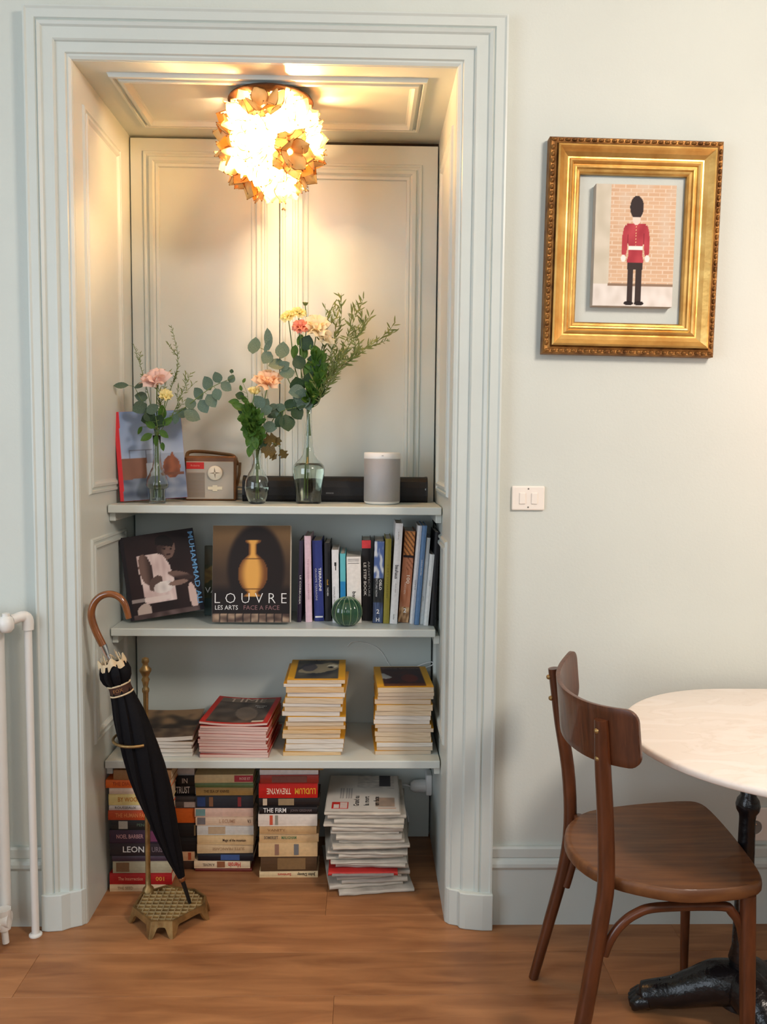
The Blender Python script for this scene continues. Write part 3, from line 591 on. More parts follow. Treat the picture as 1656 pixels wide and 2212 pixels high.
obj('tray_lattice', m, mat('tarnished_lattice', (198, 180, 138), 0.45, 0.6, var=0.15, scale=60), us)
pb = Vector((-0.085, 0.077, 0))
obj('pole', M().lathe([(0.018, 0.040), (0.016, 0.052), (0.0085, 0.060), (0.0075, 0.10), (0.0070, 0.60), (0.0080, 0.655), (0.0105, 0.660), (0.0105, 0.668), (0.0070, 0.674), (0.0095, 0.688), (0.0125, 0.696), (0.0085, 0.704), (0.0130, 0.714), (0.0175, 0.722), (0.0175, 0.728), (0.0090, 0.736), (0.0080, 0.744), (0.0115, 0.750), (0.0095, 0.760), (0.0, 0.764)], 20, pb), BRASS, us, smooth=True)
# umbrella axis
TIP = Vector((0.291, 0.018, 0.0445)); TOP = P(240, 1425, -0.012)
ax = TOP - TIP; UL = ax.length
t_ = (0.552 - TIP.z) / ax.z; hc = TIP + ax * t_ - SO
arcp = [hc + Vector((0.064 * math.cos(a), 0.064 * math.sin(a), 0.004 * math.sin(a))) for a in [math.radians(d) for d in range(75, 313, 12)]]
pm = Vector((pb.x, pb.y - 0.004, 0.552))
obj('holder_hoop', M().tube([pm, pm * 0.5 + arcp[0] * 0.5] + arcp, 0.0042, 8).lathe([(0.0105, -0.012), (0.0125, -0.008), (0.0125, 0.008), (0.0105, 0.012)], 16, (pb.x, pb.y, 0.552)), BRASS, us, smooth=True)

um = thing('umbrella', 'closed black umbrella with hooked wooden handle and beige trimmed ruffle', 'umbrella', TIP)
um.rotation_euler = ax.to_track_quat('Z', 'Y').to_euler()
bpy.context.view_layer.update()
UM = Matrix.Translation(TIP) @ ax.to_track_quat('Z', 'Y').to_matrix().to_4x4(); UI = UM.inverted()
prof = [(0.108, .0095), (0.142, .014), (0.194, .021), (0.262, .0285), (0.332, .036), (0.40, .041), (0.469, .046), (0.554, .0495), (0.641, .0495), (0.71, .047), (0.782, .041), (0.848, .032), (0.886, .0285)]
def cloth(prof, pleats, depth, twist, sub=3):
    m = M(); vs = []; NA = pleats * 8; pr = []
    for i in range(len(prof) - 1):
        for k in range(sub): t = k / sub; pr.append((prof[i][0] + (prof[i + 1][0] - prof[i][0]) * t, prof[i][1] + (prof[i + 1][1] - prof[i][1]) * t))
    pr.append(prof[-1]); k = len(pr)
    for s_, r in pr:
        for j in range(NA):
            a = 2 * PI * j / NA; ph = (j % 8) / 8.0; saw = (ph ** 0.7) - 0.5
            rr = r * (1 + depth * saw * min(1, r / 0.02)); an = a + twist * s_
            vs.append((rr * math.cos(an), rr * math.sin(an), s_ * UL))
    return m.add(vs, [(i * NA + j, i * NA + (j + 1) % NA, (i + 1) * NA + (j + 1) % NA, (i + 1) * NA + j) for i in range(k - 1) for j in range(NA)] + [tuple(range(NA - 1, -1, -1)), tuple((k - 1) * NA + j for j in range(NA))])
obj('canopy', cloth(prof, 8, 0.22, 2.2), BLACKFAB, um, smooth=True)
BEIGE = mat('beige_trim_ribbon', (206, 186, 152), 0.8, var=0.1)
obj('ruffle', cloth([(0.905, .0285), (0.922, .036), (0.945, .040), (0.965, .038), (0.985, .033)], 8, 0.35, 2.2), BLACKFAB, um, smooth=True)
m = M(); NA = 64; vs = []
for q, (s_, r) in enumerate(((0.972, .0385), (0.984, .0370), (1.000, .0340), (0.998, .0310), (0.975, .0330))):
    for j in range(NA):
        a = 2 * PI * j / NA; w = 0.010 * math.sin(a * 4 + 0.8) + 0.006 * math.sin(a * 8); rr = r * (1 + 0.05 * math.sin(a * 8)); vs.append((rr * math.cos(a), rr * math.sin(a), (s_ + w * 0.8) * UL))
m.add(vs, [(i * NA + j, i * NA + (j + 1) % NA, ((i + 1) % 5) * NA + (j + 1) % NA, ((i + 1) % 5) * NA + j) for i in range(5) for j in range(NA)]); obj('ruffle_trim', m, BEIGE, um, smooth=True)
obj('strap', M().lathe([(0.0285, 0.872 * UL), (0.031, 0.874 * UL), (0.031, 0.902 * UL), (0.0285, 0.904 * UL)], 32), mat('dark_brown_strap', (62, 34, 22), 0.7), um, smooth=True)
for s_ in (0.868, 0.905): obj('strap_edging', M().tube([(0.0315 * math.cos(a), 0.0315 * math.sin(a), s_ * UL) for a in [i * 2 * PI / 32 for i in range(33)]], 0.0026, 8, caps=False), BEIGE, um, smooth=True)
for k in range(8):
    a = k * PI / 4 + 0.3; obj('rib_tip', M().tube([(0.028 * math.cos(a), 0.028 * math.sin(a), 0.985 * UL), (0.025 * math.cos(a), 0.025 * math.sin(a), (1.018 + 0.010 * (k % 2)) * UL)], [0.0024, 0.0010], 8), BEIGE, um, smooth=True)
obj('ferrule', M().tube([(0, 0, 0.001), (0, 0, 0.012 * UL), (0, 0, 0.110 * UL)], [0.0042, 0.0052, 0.0070], 14), BLACKPL, um, smooth=True)
obj('ferrule_ring', M().lathe([(0.0085, 0.096 * UL), (0.0105, 0.099 * UL), (0.0105, 0.112 * UL), (0.008, 0.116 * UL)], 18), mat('copper_ring', (150, 100, 66), 0.35, 0.8), um, smooth=True)
hk = [UI @ P(x, y, -0.012) for x, y in ((231, 1415), (222, 1394), (206, 1361), (197, 1330), (202, 1305), (216, 1289), (235, 1283), (254, 1288), (267, 1301), (274, 1320), (278, 1336))]
obj('shaft', M().tube([(0, 0, 0.98 * UL), hk[0]], 0.006, 12), CHROME, um, smooth=True)
obj('handle', M().tube(curve_pts(hk[1:], 46), lerp_list([0.0105, 0.0105, 0.0105, 0.0102, 0.010, 0.0098, 0.0095, 0.009, 0.0085], 46), 16), HANDLEW, um, smooth=True)
obj('handle_collar', M().tube([hk[0] * 1.0, hk[0] * 0.35 + hk[1] * 0.65, hk[1] * 1.0], [0.0085, 0.0105, 0.0112], 16), CHROME, um, smooth=True)
tx = text(um, 'FOX', 0.010, (0, 0, 0), mat('gold_thread', (150, 104, 56), 0.6), 0.030)
fd = (UI.to_3x3() @ Vector((0.05, -1, 0.1))); fd.z = 0; fd.normalize(); up_ = Vector((0, 0, 1)); rt = up_.cross(fd) * 1.0
tx.matrix_local = Matrix(((rt.x, 0, fd.x, fd.x * 0.0318), (rt.y, 0, fd.y, fd.y * 0.0318), (rt.z, 1, fd.z, 0.888 * UL), (0, 0, 0, 1)))

# ------------------------------------------------------------------ books
def shell(w, d, h, t, spine):
    """Book cover: two boards and a spine round a block w x d x h lying with its boards at z=0 and z=h; spine 'front' (y=0) or 'side' (x=0)."""
    m = M().box(0, w, 0, d, 0, t).box(0, w, 0, d, h - t, h)
    if spine == 'front': m.box(0, w, 0, t, t, h - t)
    else: m.box(0, t, 0, d, t, h - t)
    return m
def stand_book(name, label, loc, t, h, d, cov, lean=0.0, group=None, pages=None, cat='book', yaw=0.0):
    """Upright book: spine at y=0 facing the room, thickness along x; lean in degrees towards +x, about its lower corner."""
    px_ = t if lean > 0 else 0
    b = thing(name, label, cat, loc, (0, math.radians(lean), math.radians(yaw)), group)
    cm = M().box(-px_, -px_ + 0.002, 0, d, 0, h).box(-px_ + t - 0.002, -px_ + t, 0, d, 0, h)
    cm.add([(-px_ + 0.0021 + (t - 0.0042) * i / 4, -0.0015 * math.sin(PI * i / 4), z) for z in (0, h) for i in range(5)] + [(-px_ + 0.0021 + (t - 0.0042) * i / 4, 0.0022, z) for z in (0, h) for i in range(5)],
           [(i, i + 1, 6 + i, 5 + i) for i in range(4)] + [(10 + i, 15 + i, 16 + i, 11 + i) for i in range(4)] + [(0, 10, 11, 1), (1, 11, 12, 2), (2, 12, 13, 3), (3, 13, 14, 4), (5, 6, 16, 15), (6, 7, 17, 16), (7, 8, 18, 17), (8, 9, 19, 18), (0, 5, 15, 10), (4, 14, 19, 9)])
    obj('cover', cm, cov, b)
    obj('pages', M().box(-px_ + 0.0022, -px_ + t - 0.0022, 0.0025, d - 0.003, 0.002, h - 0.003), pages or PAGES_W, b)
    b['x0'] = -px_; return b
def face_book(name, label, loc, w, h, t, yaw, lean, roll, cov, fn, nx=70, ny=96, cat='book', group=None):
    """A book propped with its front cover (y=0) facing the room, hinge at x=0."""
    b = thing(name, label, cat, loc, group=group)
    b.rotation_euler = (Matrix.Rotation(math.radians(yaw), 3, 'Z') @ Matrix.Rotation(-math.radians(lean), 3, 'X') @ Matrix.Rotation(math.radians(roll), 3, 'Y')).to_euler()
    obj('cover', M().box(0, w, 0, 0.0025, 0, h).box(0, w, t - 0.0025, t, 0, h).box(0, 0.0025, 0.0025, t - 0.0025, 0, h), cov, b, bevel=0.0007, seg=1)
    obj('pages', M().box(0.003, w - 0.004, 0.0027, t - 0.0027, 0.003, h - 0.004), PAGES_W, b)
    if fn: paint('cover_picture', w - 0.001, h - 0.001, nx, ny, fn, b, (0.0005, -0.0004, 0.0005))
    return b
WHITE_INK = col((232, 230, 226)); BLACK_INK = col((24, 22, 22)); RED_INK = col((196, 40, 34)); GREY_INK = col((120, 116, 112)); YEL_INK = col((226, 170, 52)); BLUE_INK = col((96, 150, 196))

def sea_cover(u, v):
    c = mixc((176, 190, 212), (122, 146, 186), sstep(0.3, 1.0, v + 0.25 * nz(u, v, 2.2, 3)))
    if v < 0.47: c = mixc((138, 98, 80), (104, 70, 56), 0.5 + 0.8 * nz(u, v, 5, 1))
    if v < 0.25 + 0.04 * nz(u, 0, 4, 5): c = mixc((74, 84, 104), (132, 142, 158), 0.5 + 1.1 * nz(u, v * 2.2, 5, 9))
    if 0.47 < v < 0.57 and 0.18 < u < 0.52 and (abs((u * 8.2) % 1 - 0.5) < 0.035 or abs(v - 0.568) < 0.006): c = (110, 118, 138)
    if u > 0.44 and v < 0.52: c = mixc((150, 164, 188), (108, 124, 152), sstep(0.5, 0.2, v + 0.15 * nz(u, v, 5, 2)))
    if u > 0.40 and v < 0.27: c = mixc((98, 112, 140), (134, 146, 166), 0.5 + nz(u, v * 2, 7, 4))
    if 0.42 < u < 0.6 and 0.27 < v < 0.41: c = (196, 206, 220)
    h_ = ell(u, v, 0.80, 0.36, 0.13, 0.13); tri = v < 0.54 - abs(u - 0.82) * 1.9 and v > 0.36
    if h_ < 1 or tri: c = mixc((152, 92, 62), (104, 58, 42), 0.5 + nz(u, v, 9, 6))
    if 0.64 < u < 0.98 and 0.27 < v < 0.30: c = (108, 66, 50)
    if u < 0.055 + 0.02 * v: c = (200, 40, 48)
    return c
face_book('art_book', 'large art book with red hinge and blue seaside cover behind the first vase', (0.018, 0.322, Z1 + 0.004), 0.212, 0.288, 0.016, 20, 7, -3.2, col((172, 34, 42)), sea_cover)
def boxer_cover(u, v):
    c = mixc((46, 30, 30), (30, 20, 22), 0.5 + nz(u, v, 3, 1)); skin = (116, 92, 84); dk = (62, 46, 44)
    if 0.05 < u < 0.26 and 0.20 < v < 0.25: c = (150, 138, 136)
    if ell(u, v, 0.60, 0.80, 0.12, 0.135, -0.25) < 1: c = mixc(dk, skin, sstep(0.52, 0.66, u + 0.25 * (0.8 - v) + 0.1 * nz(u, v, 9, 2)))
    if ell(u, v, 0.585, 0.875, 0.125, 0.085, -0.3) < 1 and v > 0.84 - 0.25 * (u - 0.55): c = (24, 18, 20)
    if ell(u, v, 0.575, 0.80, 0.020, 0.012) < 1 or ell(u, v, 0.665, 0.79, 0.018, 0.012) < 1: c = (34, 26, 26)
    if ell(u, v, 0.625, 0.725, 0.035, 0.010) < 1: c = (54, 36, 36)
    vest = 0.19 + 0.04 * sstep(0.7, 0.2, v) < u < 0.60 + 0.05 * sstep(0.7, 0.4, v) - 0.5 * max(0, v - 0.62) and 0.17 < v < 0.76 - 0.35 * max(0, u - 0.45)
    if vest: c = mixc((236, 218, 214), (206, 182, 180), 0.5 + 0.9 * nz(u * 3, v, 6, 3))
    if ell(u, v, 0.29, 0.58, 0.088, 0.19, 0.12) < 1: c = mixc(skin, dk, sstep(0.26, 0.37, u))
    if ell(u, v, 0.40, 0.40, 0.075, 0.11, -0.9) < 1: c = mixc(skin, dk, 0.4)
    if ell(u, v, 0.74, 0.455, 0.17, 0.045, -0.30) < 1: c = mixc(skin, dk, sstep(0.47, 0.43, v))
    if ell(u, v, 0.50, 0.345, 0.14, 0.070, 0.1) < 1: c = mixc((238, 230, 226), (206, 196, 194), 0.5 + nz(u, v, 12, 5))
    if ell(u, v, 0.70, 0.370, 0.13, 0.032, 0.05) < 1: c = mixc(skin, (150, 122, 110), 0.5 + nz(u, v, 9, 1))
    if 0.22 < u < 0.58 and 0.19 < v < 0.245: c = (226, 210, 206)
    if ell(u, v, 0.875, 0.18, 0.055, 0.17, 0.1) < 1: c = (212, 184, 176)
    if ell(u, v, 0.20, 0.09, 0.10, 0.085, 0.5) < 1: c = (186, 168, 160)
    if v < 0.055: c = mixc((60, 44, 44), (104, 86, 84), 0.5 + nz(u, v, 8, 5))
    if 0.045 < u < 0.056: c = (196, 190, 188)
    if u < 0.045: c = (26, 20, 26)
    if u > 0.93: c = (22, 20, 30)
    return c
bk = face_book('boxer_book', 'dark picture book tilted with a seated man in white vest on its cover', (0.047, 0.318, Z2 + 0.006), 0.236, 0.272, 0.022, 14, 9, -7.5, col((30, 22, 26)), boxer_cover)
text(bk, 'MUHAMMAD ALI', 0.016, (0.224, -0.0012, 0.142), BLUE_INK, 0.235, -90, bold=0.02)
def field_cover(u, v):
    c = mixc((92, 88, 52), (58, 64, 46), 0.5 + nz(u, v, 5, 2))
    if v > 0.72: c = mixc((96, 84, 58), (70, 70, 56), 0.5 + nz(u, v, 4, 8))
    if abs(v - 0.55 - 0.1 * math.sin(u * 6)) < 0.10: c = mixc((142, 116, 62), (116, 92, 54), 0.5 + nz(u, v * 3, 7, 3))
    if v < 0.25: c = mixc((66, 84, 80), (48, 62, 60), 0.5 + nz(u, v, 6, 4))
    return c
bk = face_book('landscape_book', 'olive brown picture book standing behind the two propped covers', (0.258, 0.445, Z2 + 0.002), 0.20, 0.235, 0.02, 0, 4, 0, col((70, 66, 44)), field_cover, 40, 50)
text(bk, 'VAN', 0.020, (0.035, -0.0012, 0.085), WHITE_INK, 0.060, 0)
def amber_cover(u, v):
    # plain stand-in: an amber vase shape glowing on a dark ground, dusk tones in the upper corners
    c = mixc((116, 88, 56), (66, 50, 38), sstep(0.95, 0.5, v + 0.12 * nz(u, v, 3, 2)))
    c = mixc(c, (32, 22, 18), sstep(1.12, 0.92, ell(u, v, 0.56, 0.55, 0.36, 0.45)))
    if v < 0.40: c = mixc(c, (30, 22, 20), sstep(0.42, 0.30, v))
    prof_ = 0.19 * math.sqrt(max(0, 1 - ((v - 0.50) / 0.20) ** 2)) if v < 0.66 else 0.05 + 0.068 * sstep(0.71, 0.65, v) + 0.05 * sstep(0.80, 0.84, v)
    if v < 0.34: prof_ = max(0.07, prof_) + 0.05 * sstep(0.30, 0.27, v)
    e = abs(u - 0.52) / max(prof_, 1e-4)
    if 0.27 < v < 0.845 and e < 1: c = mixc((224, 164, 80), (112, 68, 34), sstep(0.35, 1.0, e + 0.45 * (u - 0.47)))
    if 0.27 < v < 0.845 and e < 1 and (abs(v - 0.655) < 0.006 or abs(v - 0.345) < 0.006): c = (96, 58, 32)
    if v < 0.085:
        k = int(u * 10); c = mixc((70, 52, 46), (168, 142, 118), 0.5 + 1.2 * nz(k * 3.3 + u * 4, v * 12, 1.5, 3)) if (u * 10) % 1 > 0.06 else (30, 24, 24)
    return c
bk = face_book('museum_book', 'tall museum catalogue with spaced white capitals on its amber and dark cover', (0.308, 0.306, Z2 + 0.0075), 0.252, 0.312, 0.030, -2.5, 8, -0.6, col((206, 200, 188)), amber_cover)
text(bk, 'L O U V R E', 0.034, (0.124, -0.0012, 0.076), WHITE_INK, 0.236, 0, bold=-0.022)
text(bk, 'LES ARTS', 0.014, (0.047, -0.0012, 0.047), WHITE_INK, 0.086, 0)
text(bk, 'FACE A FACE', 0.014, (0.160, -0.0012, 0.047), col((136, 96, 96)), 0.122, 0)

# the row of upright books: (bottom px x0,x1), top x0, top y, bottom y, cover, text rows
def place_row(name, label, xb0, xb1, xt0, xt1, yt, yb, cov, depth=0.17, lean=None):
    p0, p1 = Pz(xb0, yb, Z2), Pz(xb1, yb, Z2); y = p0.y
    q0 = P(xt0, yt, y); t = max(0.006, (p1.x - p0.x) - 0.0006); h = q0.z - Z2
    ln = math.degrees(math.atan2(q0.x - p0.x, h)); 
    d = min(depth, ND - 0.02 - y)
    x = p1.x if ln > 0 else p0.x
    b = stand_book(name, label, (x, y, Z2 + 0.0003), t, h / math.cos(math.radians(ln)), d, cov, ln, 'upright books on the middle shelf'); b['w'] = t; b['h'] = h; return b
def spine_text(b, s, h, frac, width, mt, off=0.5, spin=-90, bold=0.0): return text(b, s, h, (b['x0'] + b['w'] * off, -0.0022, b['h'] * frac), mt, width, spin, bold=bold)
b = place_row('thin_book', 'thin dark plum book pressed against the museum catalogue', 641, 650, 646, 655, 1168, 1344, col((44, 34, 58))); spine_text(b, 'LE CORBUSIER', 0.005, 0.40, 0.10, WHITE_INK)
b = place_row('pink_book', 'pale pink slim book in the upright row', 660, 674, 657, 671, 1158, 1344, col((222, 190, 200))); spine_text(b, 'THE MODERN INTERIOR', 0.005, 0.5, 0.13, col((186, 146, 158)))
b = place_row('navy_book', 'navy blue book with white vertical lettering in the upright row', 679, 700, 674, 696, 1168, 1342, col((38, 50, 118)))
spine_text(b, 'TERRAGNI', 0.008, 0.52, 0.075, WHITE_INK, 0.70, bold=0.02); spine_text(b, 'GIUSEPPE TERRAGNI', 0.006, 0.46, 0.11, col((186, 186, 196)), 0.28); obj('spine_band', M().box(b['x0'] + 0.003, b['x0'] + b['w'] - 0.003, -0.0022, -0.0016, 0.012, 0.017), WHITE_INK, b)
b = place_row('black_book', 'black book with small yellow and white lettering between navy and white spines', 702, 715, 700, 713, 1173, 1342, col((22, 20, 24))); spine_text(b, 'Gaudi', 0.005, 0.50, 0.02, YEL_INK, 0.5); spine_text(b, 'TASCHEN', 0.005, 0.38, 0.028, WHITE_INK, 0.5)
b = place_row('white_book', 'white narrow book with a small black figure beside the turquoise book', 718, 733, 716, 731, 1188, 1345, col((226, 224, 224)))
spine_text(b, 'CHARLES REAM', 0.005, 0.36, 0.07, GREY_INK, 0.3); obj('spine_figure', M().box(b['x0'] + b['w'] * .38, b['x0'] + b['w'] * .66, -0.0022, -0.0016, b['h'] * .78, b['h'] * .83).box(b['x0'] + b['w'] * .5, b['x0'] + b['w'] * .62, -0.0022, -0.0016, b['h'] * .72, b['h'] * .78), BLACK_INK, b)
b = place_row('turquoise_book', 'thin turquoise book behind the cactus ornament', 735, 747, 734, 745, 1196, 1346, mat('turquoise_to_blue_cover', (94, 182, 190), 0.45, var=0.05))
obj('blue_spine_half', M().box(b['x0'] + 0.0005, b['x0'] + b['w'] - 0.0005, -0.0021, -0.0014, 0.002, b['h'] * 0.6), col((28, 126, 182)), b)
b = place_row('wide_white_book', 'broad short white book partly hidden by the cactus ornament', 750, 781, 748, 780, 1203, 1346, col((230, 224, 216)))
spine_text(b, 'bauhaus', 0.011, 0.33, 0.075, BLACK_INK, 0.5, bold=0.02)
for k in (0.90, 0.935, 0.96): obj('spine_rule', M().box(b['x0'] + 0.005, b['x0'] + b['w'] - 0.006, -0.0022, -0.0016, b['h'] * k, b['h'] * k + 0.0015), GREY_INK, b)
b = place_row('red_topped_book', 'black book with a red top and bold white lettering', 783, 803, 781, 805, 1167, 1341, col((22, 18, 20)))
obj('red_spine_top', M().box(b['x0'] + 0.0004, b['x0'] + b['w'] - 0.0004, -0.0023, -0.0014, b['h'] * 0.90, b['h'] - 0.0004), col((222, 62, 66)), b)
spine_text(b, 'LE STEP BOOK', 0.0085, 0.52, 0.115, WHITE_INK, 0.30, bold=0.03); spine_text(b, 'ARCHITECTURE', 0.006, 0.52, 0.115, col((190, 186, 180)), 0.74, bold=0.02)
b = place_row('photo_spine_book', 'book with a blue and white photograph on its spine numbered 2', 804, 826, 808, 830, 1169, 1346, col((40, 44, 52)))
def spine_photo(u, v):
    if v > 0.55: return mixc((86, 108, 160), (214, 218, 222), sstep(-0.1, 0.35, nz(u, v * 3, 3.5, 2)))
    if v < 0.25: return mixc((92, 112, 150), (52, 60, 84), 0.5 + nz(u, v, 6, 3))
    return mixc((30, 32, 38), (56, 60, 56), 0.5 + nz(u, v * 3, 5, 6))
paint('spine_picture', b['w'] - 0.001, b['h'] - 0.002, 12, 70, spine_photo, b, (b['x0'] + 0.0005, -0.0021, 0.001))
spine_text(b, 'OSLO', 0.008, 0.47, 0.034, WHITE_INK, 0.68, bold=0.03); spine_text(b, 'ARCHITECTURE NOW', 0.006, 0.49, 0.085, col((204, 204, 204)), 0.3); spine_text(b, '2', 0.014, 0.14, None, WHITE_INK, 0.5, 0, bold=0.03); spine_text(b, 'H', 0.012, 0.04, None, WHITE_INK, 0.5, 0, bold=0.03)
b = place_row('olive_book', 'olive yellow slim book in the upright row', 827, 840, 832, 846, 1164, 1347, col((146, 134, 48))); spine_text(b, 'L ART DU JARDIN', 0.005, 0.5, 0.11, col((112, 100, 36)))
b = place_row('tall_white_book', 'tallest book in the upright row, white with small black lettering', 841, 857, 854, 871, 1131, 1348, col((232, 230, 228))); spine_text(b, 'bauhaus', 0.011, 0.52, 0.052, BLACK_INK, 0.5, bold=0.02); spine_text(b, 'archive', 0.004, 0.88, 0.03, GREY_INK); spine_text(b, 'taschen', 0.005, 0.07, 0.022, GREY_INK); spine_text(b, '1919 1933', 0.0035, 0.36, 0.028, GREY_INK)
b = place_row('orange_spine_book', 'orange brown book with diagonal stripes and a figure 2 on its spine', 859, 882, 874, 899, 1148, 1345, col((176, 116, 80)))
def stripes(u, v):
    if v > 0.74: return (206, 138, 78) if ((u * 0.9 + v * 6.5) * 2.6) % 1 > 0.4 else (112, 70, 44)
    if 0.715 < v < 0.74: return (38, 28, 30)
    if v > 0.58: return (190, 126, 92) if ((u * 0.9 + v * 6.5) * 2.6) % 1 > 0.3 or u < 0.4 else (140, 86, 58)
    if v > 0.17: return mixc((170, 104, 70), (196, 138, 106), 0.5 + nz(u, v * 2, 4, 5))
    return mixc((208, 168, 124), (128, 92, 62), 0.5 + 1.4 * nz(u, v * 3, 5, 8))
paint('spine_picture', b['w'] - 0.001, b['h'] - 0.002, 20, 110, stripes, b, (b['x0'] + 0.0005, -0.0021, 0.001))
spine_text(b, '100', 0.010, 0.48, 0.028, col((232, 214, 196)), 0.62, bold=0.03); spine_text(b, 'TASCHEN', 0.006, 0.38, 0.04, col((226, 200, 180)), 0.4); spine_text(b, '2', 0.014, 0.13, None, WHITE_INK, 0.55, 0, bold=0.03)
b = place_row('slim_white_book', 'slim white book leaning between the striped and the blue spines', 884, 893, 902, 911, 1136, 1348, col((222, 222, 222))); spine_text(b, 'DOMUS', 0.004, 0.4, 0.03, GREY_INK)
b = place_row('slim_blue_book', 'slim blue book leaning among white ones', 894, 904, 912, 922, 1136, 1350, col((92, 126, 166))); spine_text(b, 'SANAA HOUSES', 0.004, 0.58, 0.05, WHITE_INK)
b = place_row('slim_grey_book', 'slim pale grey book leaning next to the blue one', 905, 913, 921, 930, 1162, 1349, col((196, 202, 202))); spine_text(b, 'jean', 0.004, 0.3, 0.02, GREY_INK)
b = place_row('short_white_book', 'shortest slim white book at the end of the leaning group', 914, 924, 928, 937, 1198, 1352, col((216, 220, 220))); spine_text(b, 'Loos', 0.004, 0.6, 0.02, GREY_INK)
b = place_row('black_folder', 'black folder squeezed between the last book and the alcove lining', 928, 939, 939, 949, 1150, 1352, col((18, 18, 22)))
# cactus ornament
ca = thing('cactus_ornament', 'dark green glazed ceramic ball cactus with pale ribs on the shelf edge', 'ornament', (0.7425, 0.304, Z2)); m = M(); R_ = 0.050; vs = []; NA, NV = 96, 20
for i in range(NV + 1):
    th = 0.42 + (PI - 0.42 - 0.12) * i / NV; th = PI - th if False else th
    for j in range(NA):
        a = 2 * PI * j / NA; rr = R_ * (1 - 0.05 * abs(math.cos(a * 6)) ** 6) ; vs.append((rr * math.sin(PI - th) * math.cos(a), rr * math.sin(PI - th) * math.sin(a), 0.0455 - 0.0475 * math.cos(th)))
m.add(vs, [(i * NA + j, i * NA + (j + 1) % NA, (i + 1) * NA + (j + 1) % NA, (i + 1) * NA + j) for i in range(NV) for j in range(NA)] + [tuple(range(NA - 1, -1, -1)), tuple(NV * NA + j for j in range(NA))])
obj('ball', m, CERAMIC, ca, smooth=True)
for k in range(12):
    a = (k + 0.5) * PI / 6 ; obj('rib', M().tube([(R_ * 1.002 * math.sin(t) * math.cos(a), R_ * 1.002 * math.sin(t) * math.sin(a), 0.0455 + 0.0478 * math.cos(t)) for t in [0.16 + 2.4 * i / 16 for i in range(17)]], 0.0009, 6), CERLINE, ca, smooth=True)

# ------------------------------------------------------------------ things on the top shelf
ra = thing('radio', 'small retro radio with metal face red label and tan strap', 'radio', (0.193, 0.455, Z1), (0, 0, math.radians(3)))
RW, RH = 0.172, 0.150
obj('case', M().box(0, RW, 0, 0.060, 0.0, RH), RADIO_W, ra, bevel=0.008, seg=3)
obj('face_plate', M().box(0.006, RW - 0.008, -0.003, 0.0, 0.006, RH - 0.018), RADIO_F, ra, bevel=0.0015, seg=1)
m = M()
for k in range(20): m.box(0.010, 0.068, -0.0048, -0.003, 0.012 + k * 0.0042, 0.0145 + k * 0.0042)
g_ = obj('grille', m, RADIO_G, ra); g_['kind'] = 'stuff'
obj('red_label', M().box(0.008, 0.066, -0.0046, -0.003, RH - 0.043, RH - 0.021), RED_INK, ra); text(ra, 'Roberts', 0.006, (0.037, -0.0049, RH - 0.032), col((214, 150, 130)), 0.035)
dl = obj('dial', M().lathe([(0.024, 0.0), (0.024, 0.008), (0.020, 0.011), (0.0, 0.012)], 32), mat('cream_dial', (226, 216, 196), 0.35), ra, (0.103, -0.003, 0.094), smooth=True); dl.rotation_euler = (PI / 2, 0, 0)
m = M()
for a in (0.05, PI / 2 + 0.05, PI + 0.05, 3 * PI / 2 + 0.05):
    c, s_ = math.cos(a), math.sin(a); m.add([(c * 0.019, s_ * 0.019, 0.0128), (-s_ * 0.0028, c * 0.0028, 0.0128), (s_ * 0.0028, -c * 0.0028, 0.0128), (c * 0.004, s_ * 0.004, 0.0122)], [(0, 1, 3), (0, 3, 2)])
obj('dial_star', m, mat('dial_star_ink', (132, 120, 100), 0.5), dl)
bd = obj('badge', M().box(-0.024, 0.024, -0.003, 0, -0.005, 0.005).box(-0.008, 0.008, -0.0032, 0, -0.010, 0.010), mat('cream_badge', (220, 208, 180), 0.4), ra, (0.102, -0.003, 0.043)); 
obj('carrying_strap', M().tube(curve_pts([(0.004, 0.03, RH - 0.004), (0.012, 0.03, RH + 0.012), (0.05, 0.03, RH + 0.015), (0.12, 0.03, RH + 0.008), (0.158, 0.03, RH + 0.002), (0.168, 0.03, RH - 0.010), (RW + 0.004, 0.03, RH - 0.03)], 30), 0.0075, 10, flat=0.5), LEATHER, ra, smooth=True)
obj('strap_buckle', M().tube([(RW + 0.001, 0.03, RH - 0.026), (RW + 0.010, 0.03, RH - 0.022), (RW + 0.008, 0.03, RH - 0.06), (RW + 0.001, 0.03, RH - 0.10)], [0.006, 0.005, 0.005, 0.003], 8), LEATHER, ra, smooth=True)

sb = thing('soundbar', 'long black soundbar lying behind the vases', 'speaker', (0.388, 0.440, Z1), (0, 0, 0)); SBL = 0.620
prf = [(0.010, 0.0), (0.004, 0.008), (0.0, 0.022), (0.0, 0.050), (0.006, 0.070), (0.018, 0.081), (0.034, 0.085), (0.070, 0.083), (0.080, 0.074), (0.083, 0.010), (0.078, 0.0)]
m = M(); n = len(prf); m.add([(x, y, z) for x in (0.006, SBL - 0.006) for y, z in prf], [(i, (i + 1) % n, n + (i + 1) % n, n + i) for i in range(n)] + [tuple(range(n)), tuple(range(n, 2 * n))]); obj('body', m, mat('black_speaker_cloth', (14, 13, 17), 0.6, bump=0.3, bscale=600), sb)
for x0, x1 in ((0, 0.0062), (SBL - 0.0062, SBL)):
    m = M(); m.add([(x, 0.042 + (y - 0.042) * 1.03, 0.0425 + (z - 0.0425) * 1.02 + 0.0008) for x in (x0, x1) for y, z in prf], [(i, (i + 1) % n, n + (i + 1) % n, n + i) for i in range(n)] + [tuple(range(n)), tuple(range(n, 2 * n))]); obj('end_cap', m, BLACKPL, sb)
